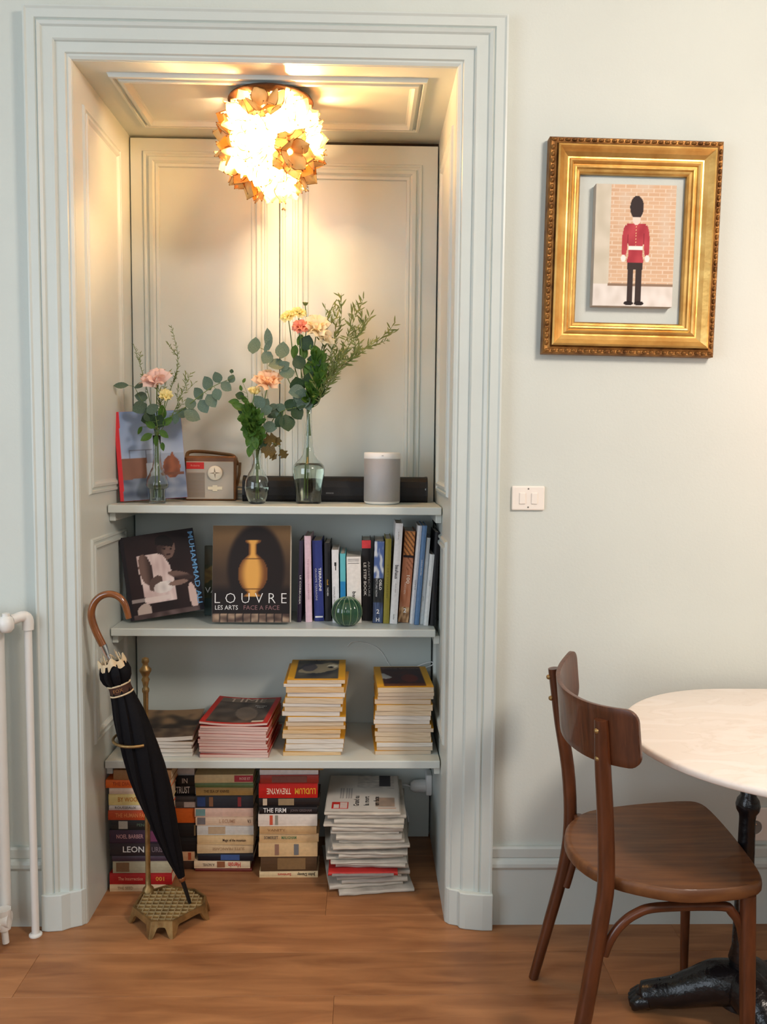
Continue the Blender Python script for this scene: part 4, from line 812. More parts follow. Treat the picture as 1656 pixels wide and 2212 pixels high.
text(sb, 'SONOS', 0.0045, (0.292, -0.0012, 0.030), col((150, 150, 154)), 0.024); obj('status_button', M().lathe([(0.004, 0), (0.003, 0.002), (0, 0.002)], 12), mat('small_steel_button', (170, 176, 176), 0.3, 0.8), sb, (SBL - 0.006, 0.001, 0.045), smooth=True).rotation_euler = (PI / 2, 0, 0)
sk = thing('round_speaker', 'silver cylinder loudspeaker with white top and base', 'speaker', (0.853, 0.372, Z1))
sq = lambda k: [(1.0 * k, 0)]
obj('grille', M().lathe([(0.0575, 0.010), (0.0592, 0.012), (0.0592, 0.147), (0.0575, 0.149)], 56), SPEAKER, sk, smooth=True)
obj('base', M().lathe([(0.0, 0.0), (0.048, 0.0), (0.056, 0.004), (0.0590, 0.010), (0.0, 0.011)], 56), WHITE_PL, sk, smooth=True)
obj('top', M().lathe([(0.0, 0.148), (0.0592, 0.148), (0.0596, 0.151), (0.0592, 0.166), (0.057, 0.168), (0.0, 0.167)], 56), WHITE_PL, sk, smooth=True)
obj('button', M().box(-0.003, 0.003, -0.0604, -0.0590, 0.157, 0.159), mat('grey_button', (150, 150, 150), 0.5), sk)

def vase(name, label, loc, outer, wall, water_z, n=48):
    v = thing(name, label, 'vase', loc)
    inner = [(max(0.004, r - wall), z) for r, z in reversed(outer) if z > 0.010]; b0 = max(0.004, outer[1][0] - wall)
    prof = [(0.0, 0.0008)] + outer + [(outer[-1][0] - wall * 0.5, outer[-1][1] + wall * 0.4)] + inner + [(b0 * 0.96, 0.008), (0.0, 0.010)]
    obj('glass', M().lathe(prof, n), GLASS, v, smooth=True)
    wp = [(r - 0.0004, z) for r, z in reversed(inner) if z < water_z]
    rr = None
    for (r0, z0), (r1, z1) in zip(list(reversed(inner))[:-1], list(reversed(inner))[1:]):
        if z0 <= water_z < z1: rr = r0 + (r1 - r0) * (water_z - z0) / (z1 - z0)
    wp = [(0.0, 0.0105), (b0 * 0.95, 0.0105)] + wp + [((rr or 0.03) - 0.0004, water_z), (0.0, water_z)]
    obj('water', M().lathe(wp, n), WATER, v, smooth=True); return v
V1, V2, V3 = Vector((0.137, 0.316, Z1)), Vector((0.450, 0.340, Z1)), Vector((0.6135, 0.374, Z1))
vase('cut_glass_vase', 'small stepped cut glass vase in front of the seaside book', V1, [(0.024, 0.0), (0.027, 0.003), (0.026, 0.030), (0.027, 0.046), (0.036, 0.052), (0.0375, 0.060), (0.034, 0.075), (0.024, 0.098), (0.0155, 0.116), (0.013, 0.135), (0.0125, 0.18), (0.013, 0.215)], 0.0026, 0.062, 10)
vase('bud_vase', 'small rounded clear glass bud vase half filled with water', V2, [(0.021, 0.0), (0.026, 0.004), (0.035, 0.028), (0.0395, 0.052), (0.037, 0.074), (0.028, 0.096), (0.017, 0.114), (0.0125, 0.130), (0.0118, 0.145), (0.0145, 0.160), (0.0185, 0.172)], 0.002, 0.054)
vase('bottle_vase', 'tall long necked clear bottle vase full of water', V3, [(0.038, 0.0), (0.041, 0.004), (0.045, 0.045), (0.0515, 0.095), (0.0525, 0.112), (0.049, 0.124), (0.040, 0.135), (0.028, 0.146), (0.019, 0.160), (0.0145, 0.185), (0.0115, 0.23), (0.0095, 0.28), (0.0092, 0.318)], 0.002, 0.131)

# ------------------------------------------------------------------ flowers and branches
def leaf_mesh(name, mt, L=1.0, Wd=0.8, tip=1.4, fold=0.10, nv=6, lobes=0, base=0.0):
    m = M(); vs = []
    for j in range(nv + 1):
        t = j / nv; w = Wd * 0.5 * (math.sin(PI * min(1, t ** (1 / tip))) ** 0.75 if 0 < t < 1 else 0.02)
        if lobes: w *= 1 + 0.35 * math.sin(t * lobes * 2 * PI)
        for q in (-1, -0.5, 0, 0.5, 1): vs.append((q * w, fold * abs(q) * w + 0.16 * (t - 0.3) ** 2 * L, t * L))
    m.add(vs, [(j * 5 + i, j * 5 + i + 1, (j + 1) * 5 + i + 1, (j + 1) * 5 + i) for j in range(nv) for i in range(4)]); return m.mesh(name, mt, smooth=True)
LEAF = {'euc': leaf_mesh('leaf', EUC, 1, 0.82, 1.15, 0.12), 'dark': leaf_mesh('leaf', EUCD, 1, 0.95, 1.1, 0.15), 'green': leaf_mesh('leaf', GREEN, 1, 0.55, 1.2, 0.3), 'long': leaf_mesh('leaf', EUC, 1, 0.42, 1.0, 0.2),
        'bronze': leaf_mesh('leaf', BRONZE, 1, 0.85, 0.9, 0.2, 14, 3), 'olive': leaf_mesh('leaf', OLIVE, 1, 0.17, 1.1, 0.3, 4)}
def orient(base, d, nrm, size):
    z = d.normalized(); y = nrm - z * nrm.dot(z); y = y.normalized() if y.length > 1e-4 else z.orthogonal().normalized(); x = y.cross(z)
    return Matrix(((x.x * size, y.x * size, z.x * size, base.x), (x.y * size, y.y * size, z.y * size, base.y), (x.z * size, y.z * size, z.z * size, base.z), (0, 0, 0, 1)))
rnd = random.Random(21)
def put_leaf(parent, org, kind, base, tip_, nm='leaf'):
    d = tip_ - base; nrm = Vector((rnd.uniform(-0.5, 0.5), -1, rnd.uniform(-0.2, 0.7)))
    o = link(nm, LEAF[kind], parent); o.matrix_local = orient(base - org, d, nrm, d.length); return o
def branch(name, label, vase_p, pts, leaves, radius=0.0016, cat='branch', group=None, mt=None):
    """pts: world points of the stem from inside the vase; leaves: (kind, px, py, length, heading deg in the picture plane, dy)."""
    b = thing(name, label, cat, vase_p, group=group); obj('stem', M().tube([p - vase_p for p in curve_pts(pts, 22)], lerp_list([radius, radius, radius * 0.55], 22), 6), mt or STEM, b, smooth=True)
    sp = curve_pts(pts, 40)
    for (kind, px, py, ln, hd, dy) in leaves:
        if kind in ('euc', 'long'): ln *= 1.14
        c = P(px, py, vase_p.y + dy); h = math.radians(hd); d = Vector((math.cos(h), rnd.uniform(-0.35, 0.35), math.sin(h))).normalized() * ln
        base = c - d * 0.5; near = min(sp, key=lambda q: (q - base).length)
        if 0.004 < (near - base).length < 0.07: obj('leaf_stalk', M().tube([near - vase_p, base - vase_p + d * 0.06], 0.0007, 5), mt or STEM, b)
        put_leaf(b, vase_p, kind, base, base + d)
    return b
def sprig(name, label, vase_p, pts, n, kind, ll, spread, t0=0.3, side=5, radius=0.0012, cat='sprig', group=None):
    """A feathery sprig: stem with short side shoots and many small leaves (joined: too small to pick apart)."""
    b = thing(name, label, cat, vase_p, group=group); sp = curve_pts(pts, 50); m = M().tube([p - vase_p for p in sp], lerp_list([radius, radius, radius * 0.5], 50), 5)
    lm = LEAF[kind]; lv = [v.co.copy() for v in lm.vertices]; lf = [tuple(p.vertices) for p in lm.polygons]; fo = M()
    shoots = [(sp, t0, n)]
    for k in range(side):
        t = t0 + (0.9 - t0) * (k + 0.5) / side; i = int(t * 50); d = (sp[min(i + 2, 50)] - sp[max(i - 2, 0)]).normalized()
        s_ = (d + Vector((rnd.uniform(-1, 1), rnd.uniform(-0.5, 0.5), rnd.uniform(-0.4, 0.7))) * 0.8).normalized() * spread * rnd.uniform(0.7, 1.3)
        q = [sp[i] + s_ * (j / 12) + Vector((0, 0, 0.15 * spread * (j / 12) ** 2)) for j in range(13)]; m.tube([p - vase_p for p in q], 0.0006, 4); shoots.append((q, 0.15, max(5, n // 3)))
    for q, a, cnt in shoots:
        for k in range(cnt):
            t = a + (1 - a) * (k + rnd.random() * 0.6) / cnt; i = min(int(t * (len(q) - 1)), len(q) - 2); d = (q[i + 1] - q[i]).normalized()
            dv = (d * 0.8 + Vector((rnd.uniform(-1, 1), rnd.uniform(-0.7, 0.7), rnd.uniform(-0.6, 0.6)))).normalized(); s_ = ll * rnd.uniform(0.6, 1.25)
            mt = orient(q[i] - vase_p, dv, Vector((rnd.uniform(-.7, .7), -1, rnd.uniform(-.3, .7))), s_); fo.add([mt @ v for v in lv], lf)
    obj('stem', m, STEM, b, smooth=True); f = obj('foliage', fo, lm.materials[0], b, smooth=True); f['kind'] = 'stuff'; return b
def rose_petal(mt, cup=0.62, lip=0.20):
    def f(u, v):
        a = (u - 0.5) * 2; t = v; w = 0.62 * math.sin(PI * min(1, 0.13 + t * 0.62)); return (w * math.sin(a * 1.0), -cup * (math.cos(a * 1.1) - 1) * 0.9 + (0.35 * t ** 1.5) + lip * max(0, t - 0.7) ** 1.3 * 2.2, t * (1 - 0.06 * a * a))
    return M().grid(f, 6, 6).mesh('petal', mt, smooth=True)
def flower(name, label, vase_p, stem_pts, mt, size, face, rings, cat='rose', group=None):
    """Rose-like flower: stem, calyx, bud core and spiral rings of separate petals; face = the way the bloom looks."""
    b = thing(name, label, cat, vase_p, group=group); sp = curve_pts(stem_pts, 22); obj('stem', M().tube([p - vase_p for p in sp], 0.0017, 7), STEM, b, smooth=True)
    c = stem_pts[-1] - vase_p; q = Vector(face).normalized().to_track_quat('Z', 'Y').to_matrix().to_4x4(); base = Matrix.Translation(c) @ q
    ca_ = obj('calyx', M().lathe([(0.0, -0.10), (0.10, -0.06), (0.20, 0.02), (0.14, 0.10)], 10), STEM, b, smooth=True); ca_.matrix_local = base @ Matrix.Scale(size, 4)
    co = obj('bud_core', M().lathe([(0.10, 0.0), (0.24, 0.18), (0.25, 0.42), (0.16, 0.60), (0.05, 0.62), (0.0, 0.52)], 14), mt, b, smooth=True); co.matrix_local = base @ Matrix.Scale(size, 4)
    pm_ = rose_petal(mt)
    for r, (cnt, tilt, off, sc_) in enumerate(rings):
        for k in range(cnt):
            a = 2 * PI * k / cnt + r * 0.9 + rnd.uniform(-0.12, 0.12)
            p = link('petal', pm_, b); p.matrix_local = base @ Matrix.Rotation(a, 4, 'Z') @ Matrix.Translation((0, off * size, 0.02 * size)) @ Matrix.Rotation(-math.radians(tilt + rnd.uniform(-6, 6)), 4, 'X') @ Matrix.Scale(size * sc_ * rnd.uniform(0.93, 1.06), 4)
    return b
def inside(vp, dx=0.0, z=0.02, dy=0.0): return vp + Vector((dx, dy, z))
RINGS = [(3, -4, 0.13, 0.78), (4, 2, 0.20, 0.88), (5, 13, 0.26, 0.98), (5, 34, 0.28, 1.04)]; BUD = [(3, 2, 0.08, 0.7), (4, 10, 0.14, 0.75)]; FRILL = [(5, 10, 0.08, 0.6), (6, 35, 0.14, 0.7), (7, 62, 0.16, 0.75)]
y1, y2, y3 = V1.y, V2.y, V3.y
n1 = V1 + Vector((0, 0, 0.205)); n2 = V2 + Vector((0, 0, 0.165)); n3 = V3 + Vector((0, 0, 0.300))
# vase 1
flower('pink_rose', 'blush pink rose above the stepped cut glass vase', V1, [inside(V1, 0.004), n1 + Vector((0.002, 0, 0)), P(338, 880, y1 - .01), P(339, 826, y1 - .02)], PINK, 0.036, (-0.25, -0.6, 0.85), RINGS)
flower('yellow_rosebud', 'pale yellow rosebud just under the pink rose', V1, [inside(V1, -0.006), n1 + Vector((-0.003, 0, 0)), P(351, 895, y1 - .02), P(358, 858, y1 - .03)], YELLOWP, 0.026, (0.2, -0.8, 0.6), BUD + [(4, 22, 0.16, 0.8)], 'rosebud')
branch('eucalyptus_branch', 'long grey green eucalyptus branch arching out from the cut glass vase', V1, [inside(V1, 0.008), n1 + Vector((0.004, 0.002, 0)), P(352, 915, y1), P(400, 880, y1 - .01), P(455, 838, y1 - .01), P(505, 815, y1 - .01)],
       [('euc', 395, 893, .040, 200, -.01), ('euc', 414, 898, .050, 330, -.02), ('euc', 411, 872, .038, 120, -.01), ('euc', 440, 878, .042, 300, -.02), ('euc', 429, 850, .040, 125, 0), ('euc', 456, 866, .042, 300, -.02), ('euc', 449, 828, .044, 115, 0), ('euc', 469, 852, .036, 290, -.02),
        ('euc', 469, 815, .034, 110, 0), ('euc', 488, 835, .036, 320, -.01), ('euc', 500, 818, .026, 60, 0), ('euc', 380, 905, .030, 260, -.02), ('dark', 500, 802, .014, 80, 0)], group=None)
branch('eucalyptus_twig', 'short eucalyptus twig with flat leaves leaning towards the alcove lining', V1, [inside(V1, -0.008), n1 + Vector((-0.004, 0, 0)), P(325, 905, y1), P(308, 870, y1 - .01), P(290, 835, y1 - .01)],
       [('long', 304, 832, .040, 25, -.01), ('long', 262, 833, .045, 182, 0), ('euc', 305, 857, .036, 170, 0), ('euc', 302, 880, .046, 205, -.01), ('euc', 330, 884, .040, 30, -.02), ('dark', 318, 905, .040, 200, -.02)])
branch('dark_leafy_sprig', 'dark green leafy stem drooping round the neck of the cut glass vase', V1, [inside(V1, 0.0, 0.13), n1 + Vector((0, -0.004, 0)), P(340, 925, y1 - .02), P(336, 900, y1 - .03)],
       [('green', 325, 918, .040, 150, -.03), ('green', 316, 945, .042, 215, -.03), ('green', 354, 938, .038, 320, -.03), ('green', 338, 952, .036, 265, -.03), ('dark', 344, 910, .044, 70, -.02), ('green', 352, 965, .030, 285, -.03), ('green', 362, 910, .04, 40, -.02), ('dark', 322, 900, .042, 120, -.02), ('green', 303, 930, .03, 240, -.02), ('green', 350, 890, .05, 85, -.02)])
sprig('white_veronica_spike', 'tall thin flowering spike rising highest above the pink rose', V1, [inside(V1, 0.003, 0.13), n1, P(366, 850, y1 + .01), P(384, 780, y1 + .01), P(370, 702, y1 + .01)], 60, 'olive', 0.012, 0.04, 0.45, 2)
sprig('wispy_spike', 'thin wispy stem leaning out beside the pink rose towards the lining', V1, [inside(V1, -0.003, 0.13), n1, P(322, 860, y1), P(306, 800, y1), P(288, 742, y1)], 36, 'olive', 0.011, 0.03, 0.55, 2)
sprig('budded_sprig', 'budded green sprig just beside the yellow rosebud', V1, [inside(V1, 0.006, 0.13), n1, P(375, 890, y1 - .01), P(395, 845, y1 - .01), P(412, 805, y1 - .01)], 34, 'olive', 0.016, 0.05, 0.4, 4)
sprig('filler_sprig', 'short feathery sprig filling the middle of the cut glass vase', V1, [inside(V1, 0.0, 0.13), n1, P(345, 890, y1 - .01), P(352, 850, y1), P(366, 800, y1)], 40, 'olive', 0.018, 0.05, 0.3, 5)
# vase 2
flower('peach_rose', 'large open peach rose on a bare stem above the bud vase', V2, [inside(V2, 0.004), n2 + Vector((0.002, 0, 0)), P(563, 905, y2), P(573, 855, y2 - .01), P(579, 828, y2 - .01)], PEACH, 0.036, (0.05, -0.62, 0.8), RINGS)
flower('yellow_bud', 'small yellow bud low above the bud vase', V2, [inside(V2, -0.004, 0.11), n2, P(545, 890, y2 - .02), P(549, 850, y2 - .02)], YELLOWP, 0.026, (0.1, -0.5, 0.9), BUD, 'rosebud')
branch('green_leafy_sprig', 'upright fresh green leafy stem in the bud vase', V2, [inside(V2, -0.002), n2 + Vector((-0.002, 0, 0)), P(545, 935, y2 - .01), P(538, 885, y2 - .01), P(534, 850, y2 - .01)],
       [('green', 514, 878, .048, 160, -.01), ('green', 524, 900, .040, 210, -.02), ('green', 545, 905, .05, 80, -.02), ('green', 530, 925, .036, 200, -.02), ('green', 548, 930, .05, 60, -.03), ('green', 538, 950, .046, 250, -.03), ('green', 552, 958, .042, 280, -.03), ('green', 540, 975, .042, 265, -.03), ('green', 528, 862, .036, 130, 0), ('green', 505, 868, .036, 185, 0), ('green', 520, 838, .02, 100, 0), ('green', 527, 822, .018, 60, 0), ('green', 556, 940, .045, 85, -.02), ('dark', 525, 885, .04, 150, 0), ('green', 560, 912, .04, 60, -.02), ('dark', 518, 855, .03, 170, 0), ('green', 533, 938, .044, 120, -.03), ('green', 546, 966, .04, 240, -.03)])
sprig('fresh_green_sprig', 'dense bright green sprig hanging down over the neck of the bud vase', V2, [inside(V2, 0.0, 0.04), n2, P(548, 945, y2 - .02), P(540, 915, y2 - .03), P(536, 890, y2 - .03)], 70, 'green', 0.026, 0.05, 0.28, 7)
branch('pale_eucalyptus_twig', 'pale eucalyptus twig with silvery leaves beside the peach rose stem', V2, [inside(V2, 0.006, 0.11), n2 + Vector((0.003, 0, 0)), P(568, 930, y2), P(572, 885, y2 - .01), P(566, 850, y2 - .01)],
       [('euc', 560, 868, .042, 130, -.02), ('euc', 583, 922, .040, 350, -.01), ('euc', 575, 886, .036, 20, -.02), ('euc', 590, 880, .032, 10, 0), ('euc', 572, 872, .034, 60, -.01), ('long', 590, 897, .04, 15, 0)])
branch('bronze_oak_twig', 'bronze brown oak leaved twig drooping beside the bud vase', V2, [inside(V2, 0.004, 0.05), n2 + Vector((0.004, 0, 0)), P(570, 965, y2), P(592, 958, y2 - .01), P(606, 968, y2 - .01)],
       [('bronze', 583, 950, .046, 20, -.01), ('bronze', 580, 974, .052, 350, -.02), ('bronze', 612, 980, .034, 300, -.01), ('bronze', 598, 955, .036, 60, -.01), ('dark', 570, 962, .03, 200, -.01), ('bronze', 590, 985, .03, 320, -.02)])
branch('dark_round_leaf_branch', 'dark round leaved branch between the two taller vases', V2, [inside(V2, 0.008, 0.11), n2 + Vector((0.006, 0, 0)), P(585, 915, y2 + .01), P(605, 890, y2), P(640, 880, y2 - .01)],
       [('dark', 598, 893, .045, 200, 0), ('dark', 619, 914, .058, 280, -.01), ('dark', 641, 892, .05, 300, 0), ('dark', 628, 875, .045, 60, 0), ('dark', 604, 912, .04, 230, -.01), ('dark', 648, 868, .05, 40, 0), ('euc', 606, 880, .03, 140, 0)])
# vase 3
branch('tall_eucalyptus_branch', 'tall eucalyptus branch with big round leaves above the peach rose', V3, [inside(V3, -0.012), n3 + Vector((-0.004, 0, 0)), P(645, 870, y3 - .02), P(620, 815, y3 - .03), P(598, 788, y3 - .04), P(578, 760, y3 - .04), P(552, 748, y3 - .04)],
       [('euc', 550, 747, .050, 80, -.05), ('long', 580, 732, .060, 95, -.05), ('euc', 576, 773, .042, 240, -.05), ('euc', 610, 757, .050, 85, -.05), ('euc', 597, 788, .048, 195, -.05), ('euc', 620, 806, .044, 190, -.05), ('euc', 614, 790, .034, 30, -.05), ('long', 578, 748, .04, 60, -.05)])
flower('yellow_carnation', 'yellow carnation at the top of the bottle vase nearest the doors joint', V3, [inside(V3, -0.010), n3 + Vector((-0.003, 0, 0)), P(638, 800, y3 - .01), P(627, 720, y3 - .02), P(622, 684, y3 - .02)], YELLOWP, 0.027, (-0.3, -0.6, 0.8), FRILL, 'carnation', None)
flower('pale_yellow_carnation', 'second pale yellow carnation just above the coral bloom', V3, [inside(V3, -0.006, 0.22), n3 + Vector((-0.002, 0, 0)), P(650, 800, y3), P(646, 720, y3 - .01), P(645, 676, y3 - .02)], YELLOWP, 0.026, (0.2, -0.6, 0.8), FRILL, 'carnation', None)
flower('coral_carnation', 'coral pink carnation under the yellow ones', V3, [inside(V3, -0.003), n3 + Vector((-0.001, 0, 0)), P(655, 800, y3 - .02), P(650, 735, y3 - .03), P(649, 706, y3 - .04)], CORAL, 0.028, (0, -0.8, 0.6), FRILL, 'carnation', None)
flower('cream_lisianthus', 'cream white bloom beside the coral carnation', V3, [inside(V3, 0.003, 0.22), n3 + Vector((0.001, 0, 0)), P(668, 800, y3 - .01), P(680, 740, y3 - .02), P(682, 712, y3 - .02)], CREAMP, 0.036, (0.1, -0.7, 0.7), RINGS, 'flower', None)
flower('cream_side_bloom', 'lower cream bloom half hidden in the feathery greenery', V3, [inside(V3, 0.006, 0.22), n3 + Vector((0.002, 0, 0)), P(680, 800, y3), P(696, 750, y3), P(700, 732, y3 - .01)], CREAMP, 0.032, (0.4, -0.7, 0.5), BUD + [(5, 34, 0.18, 0.82)], 'flower', None)
flower('closed_bud', 'tiny closed green yellow bud at the very top of the bottle vase', V3, [inside(V3, -0.002, 0.22), n3, P(656, 780, y3 + .01), P(662, 700, y3), P(659, 660, y3)], OLIVE, 0.016, (0, -0.2, 1), BUD[:1], 'rosebud', None)
branch('dark_leaf_spray', 'dark round leaves packed above the neck of the bottle vase', V3, [inside(V3, -0.004, 0.22), n3, P(655, 870, y3 - .02), P(650, 800, y3 - .02), P(660, 740, y3 - .02)],
       [('dark', 663, 741, .052, 70, -.03), ('dark', 645, 783, .048, 110, -.03), ('dark', 642, 832, .056, 100, -.03), ('euc', 652, 862, .062, 260, -.04), ('euc', 641, 846, .05, 190, -.04), ('dark', 680, 780, .05, 60, -.03), ('dark', 672, 820, .055, 80, -.03), ('dark', 672, 860, .055, 70, -.02), ('euc', 664, 868, .05, 290, -.03), ('green', 655, 760, .05, 100, -.02), ('dark', 640, 708, .022, 100, -.02), ('green', 648, 735, .04, 250, -.02), ('green', 668, 795, .06, 80, -.02), ('dark', 690, 845, .05, 50, -.01), ('green', 636, 760, .045, 260, -.02), ('green', 684, 815, .06, 75, -.02)])
for i, (lab, pts, nn) in enumerate((('feathery green sprig reaching farthest over the silver speaker', [P(688, 860, y3), P(735, 790, y3), P(800, 745, y3), P(858, 714, y3 - .01)], 60),
        ('feathery green sprig pointing straight up tallest in the bottle vase', [P(684, 850, y3 + .02), P(712, 770, y3 + .02), P(735, 700, y3 + .02), P(737, 634, y3 + .02)], 52),
        ('feathery green sprig with a dense tip beside the tallest one', [P(688, 850, y3 + .01), P(728, 770, y3 + .01), P(758, 710, y3), P(769, 652, y3)], 60),
        ('feathery green sprig between the tallest sprig and the cream bloom', [P(680, 840, y3), P(698, 770, y3), P(704, 710, y3), P(702, 656, y3)], 44),
        ('feathery green sprig bending over at the outer edge of the bunch', [P(688, 850, y3 - .01), P(735, 770, y3 - .01), P(778, 720, y3), P(790, 690, y3)], 58),
        ('low feathery green sprig spreading level above the vase neck', [P(692, 860, y3 - .02), P(730, 800, y3 - .02), P(768, 770, y3 - .02), P(800, 745, y3 - .02)], 56),
        ('dense lower feathery sprig hugging the neck of the bottle vase', [P(688, 870, y3 - .03), P(700, 830, y3 - .03), P(722, 795, y3 - .03), P(744, 760, y3 - .03)], 60))):
    sprig('feathery_sprig', lab, V3, [inside(V3, 0.0006 * i - 0.002, 0.235, 0.002), n3 + Vector((0.0005 * i - 0.001, 0, 0))] + pts, int(nn * 0.55), 'olive', 0.027, 0.062, 0.42, 6, 0.0011, 'sprig', 'feathery green sprigs in the bottle vase')
sprig('green_filler', 'leafy green filler stem low at the front of the bottle vase', V3, [inside(V3, 0.0, 0.22), n3, P(670, 865, y3 - .03), P(684, 820, y3 - .03), P(690, 765, y3 - .03)], 50, 'green', 0.034, 0.05, 0.38, 6)

# ------------------------------------------------------------------ magazine piles
def mag_meshes(L, D, T, cov, pag, bend, bend_top_=False):
    w_ = lambda x: bend * ((2 * x / L) ** 2)
    def slab(x0, x1, y0, y1, z0, z1, m):
        nx = 6; vs = []
        for i in range(nx + 1):
            x = x0 + (x1 - x0) * i / nx; q = w_(x)
            vs += [(x, y0, z0 + q), (x, y1, z0 + q), (x, y1, z1 + q), (x, y0, z1 + q)]
        m.add(vs, [(i * 4 + j, i * 4 + (j + 1) % 4, (i + 1) * 4 + (j + 1) % 4, (i + 1) * 4 + j) for i in range(nx) for j in range(4)] + [(0, 1, 2, 3), (nx * 4, nx * 4 + 1, nx * 4 + 2, nx * 4 + 3)]); return m
    c = slab(-L / 2, L / 2, 0.0026, D, 0, 0.0003, M()); slab(-L / 2, L / 2, 0.0026 if not bend_top_ else 0.0004, D, T - 0.0003, T, c); slab(-L / 2, -L / 2 + 0.0008, 0.0026, D, 0.0003, T - 0.0003, c)
    p = slab(-L / 2 + 0.0009, L / 2 - 0.0008, 0.0, D - 0.0015, 0.0004, T - 0.0004, M())
    return c.mesh('cover', cov), p.mesh('pages', pag)
def pile(name, lab, lab_top, n, x, y, z, L, D, top_z, cov, pag, group, jit=0.006, yaw=0.0, bend_top=0.0, cat='magazine', top_pic=None):
    rs = random.Random(hash(name) % 1000 if False else len(lab) * 7 + n); tt = [rs.uniform(0.7, 1.35) for _ in range(n)]; s_ = (top_z - z) / sum(tt); tt = [t * s_ for t in tt]; zz = z; last = None
    cache = {}
    for k, t in enumerate(tt):
        top = k == n - 1; key = (round(t, 3), top)
        T = max(0.003, round(t, 3))
        if key not in cache: cache[key] = mag_meshes(L, D, T, cov, rs.choice(pag) if not top else pag[0], bend_top if top else 0.0, top)
        o = thing(name, lab_top if top else lab % ('lowest' if k == 0 else ORD[n - 1 - k]), cat, (x + rs.uniform(-jit, jit), y + rs.uniform(0, jit * 1.2), zz + 0.0002), (0, 0, math.radians(yaw + rs.uniform(-2.6, 2.6))), group)
        link('cover', cache[key][0], o); link('pages', cache[key][1], o); zz += T + 0.0004; last = (o, T)
    if top_pic:
        o, T = last; paint('cover_picture', L - 0.001, D - 0.001, 46, 60, top_pic, o, (-L / 2 + 0.0005, 0.0005, T + 0.0003), 'up', warp=lambda u, v: bend_top * (2 * u - 1) ** 2)
    return last
def pano(u, v): return mixc((150, 120, 88), (52, 44, 40), sstep(0.9, 0.35, v + 0.5 * nz(u, v, 5, 3))) if v > 0.3 else mixc((66, 56, 50), (110, 94, 78), 0.5 + nz(u, v, 7, 6))
pile('photo_magazine', '%s white edged magazine from the top of the pile behind the umbrella', 'brown photo covered magazine on top of the pile behind the umbrella', 5, 0.158, 0.196, Z3, 0.212, 0.275, 0.480, col((120, 96, 74)), [PAGES_W], 'photo magazines on the lowest shelf', 0.004, 1, 0.004, top_pic=pano)
def red_cov(u, v):
    if u < 0.07 or u > 0.93 or v < 0.05 or v > 0.96: return (178, 44, 38)
    c = mixc((54, 48, 46), (96, 86, 78), 0.5 + nz(u, v, 5, 4))
    if v > 0.80: c = mixc(c, (150, 134, 118), 0.5)
    if ell(u, v, 0.6, 0.38, 0.16, 0.26, 0.4) < 1: c = mixc(c, (134, 120, 106), 0.6)
    if 0.74 < u < 0.92 and 0.06 < v < 0.11: c = (206, 190, 172)
    return c
o, T = pile('red_magazine', '%s pink edged magazine from the top of the low red pile', 'red bordered news magazine with dark picture on top of the low pile', 13, 0.392, 0.190, Z3, 0.214, 0.272, 0.522, REDMAG, [PAGES_P, PAGES_P, mat('reddish_page_edges', (206, 152, 140), 0.8, rgb2=(212, 178, 166), scale=12, stretch=(1, 1, 55))], 'red news magazines on the lowest shelf', 0.004, -2, 0.006, top_pic=red_cov)
text(o, 'TIME', 0.040, (0.0, 0.236, T + 0.0022), col((182, 166, 150)), 0.150, 0, 'up'); text(o, 'MYSTERY', 0.010, (0.055, 0.175, T + 0.0035), WHITE_INK, 0.042, 0, 'up'); text(o, 'MEN', 0.010, (0.055, 0.160, T + 0.0035), WHITE_INK, 0.022, 0, 'up')
def yel(pic):
    def f(u, v):
        if u < 0.11 or u > 0.89 or v < 0.06 or v > 0.97: return (216, 160, 44)
        return pic((u - 0.11) / 0.78, (v - 0.06) / 0.91)
    return f
def bird(u, v):
    c = mixc((44, 48, 56), (92, 90, 82), 0.5 + nz(u, v, 3.5, 3))
    if ell(u, v, 0.55, 0.55, 0.5, 0.24, 0.35) < 1 + 0.2 * nz(u, v, 6, 2): c = mixc(c, (166, 156, 128), 0.75)
    if ell(u, v, 0.84, 0.66, 0.12, 0.10) < 1: c = (206, 202, 180)
    if ell(u, v, 0.80, 0.60, 0.07, 0.05) < 1: c = (34, 36, 40)
    if ell(u, v, 0.3, 0.6, 0.18, 0.22) < 1: c = mixc((52, 52, 68), c, 0.3)
    return c
o, T = pile('yellow_magazine', '%s yellow magazine from the top of the taller yellow pile', 'yellow bordered magazine with grey bird picture topping the taller pile', 17, 0.6425, 0.205, Z3, 0.182, 0.252, 0.655, YELLOW, [PAGES, PAGES, PAGES_W, mat('tan_page_edges', (198, 158, 108), 0.8, rgb2=(222, 196, 156), scale=12, stretch=(1, 1, 40))], 'yellow magazines in the taller pile', 0.010, 0, 0.0, top_pic=yel(bird))
text(o, 'NATIONAL GEOGRAPHIC', 0.010, (0.0, 0.236, T + 0.0009), col((168, 160, 140)), 0.125, 0, 'up')
def desert(u, v):
    c = mixc((70, 38, 36), (48, 32, 40), 0.5 + nz(u, v, 4, 6))
    if v < 0.12: c = (92, 52, 34)
    if ell(u, v, 0.10, 0.52, 0.16, 0.15) < 1 and v < 0.62 - (u - 0.1) * 1.2: c = (176, 178, 176)
    if ell(u, v, 0.66, 0.40, 0.2, 0.2) < 1: c = mixc(c, (112, 46, 38), 0.6)
    return c
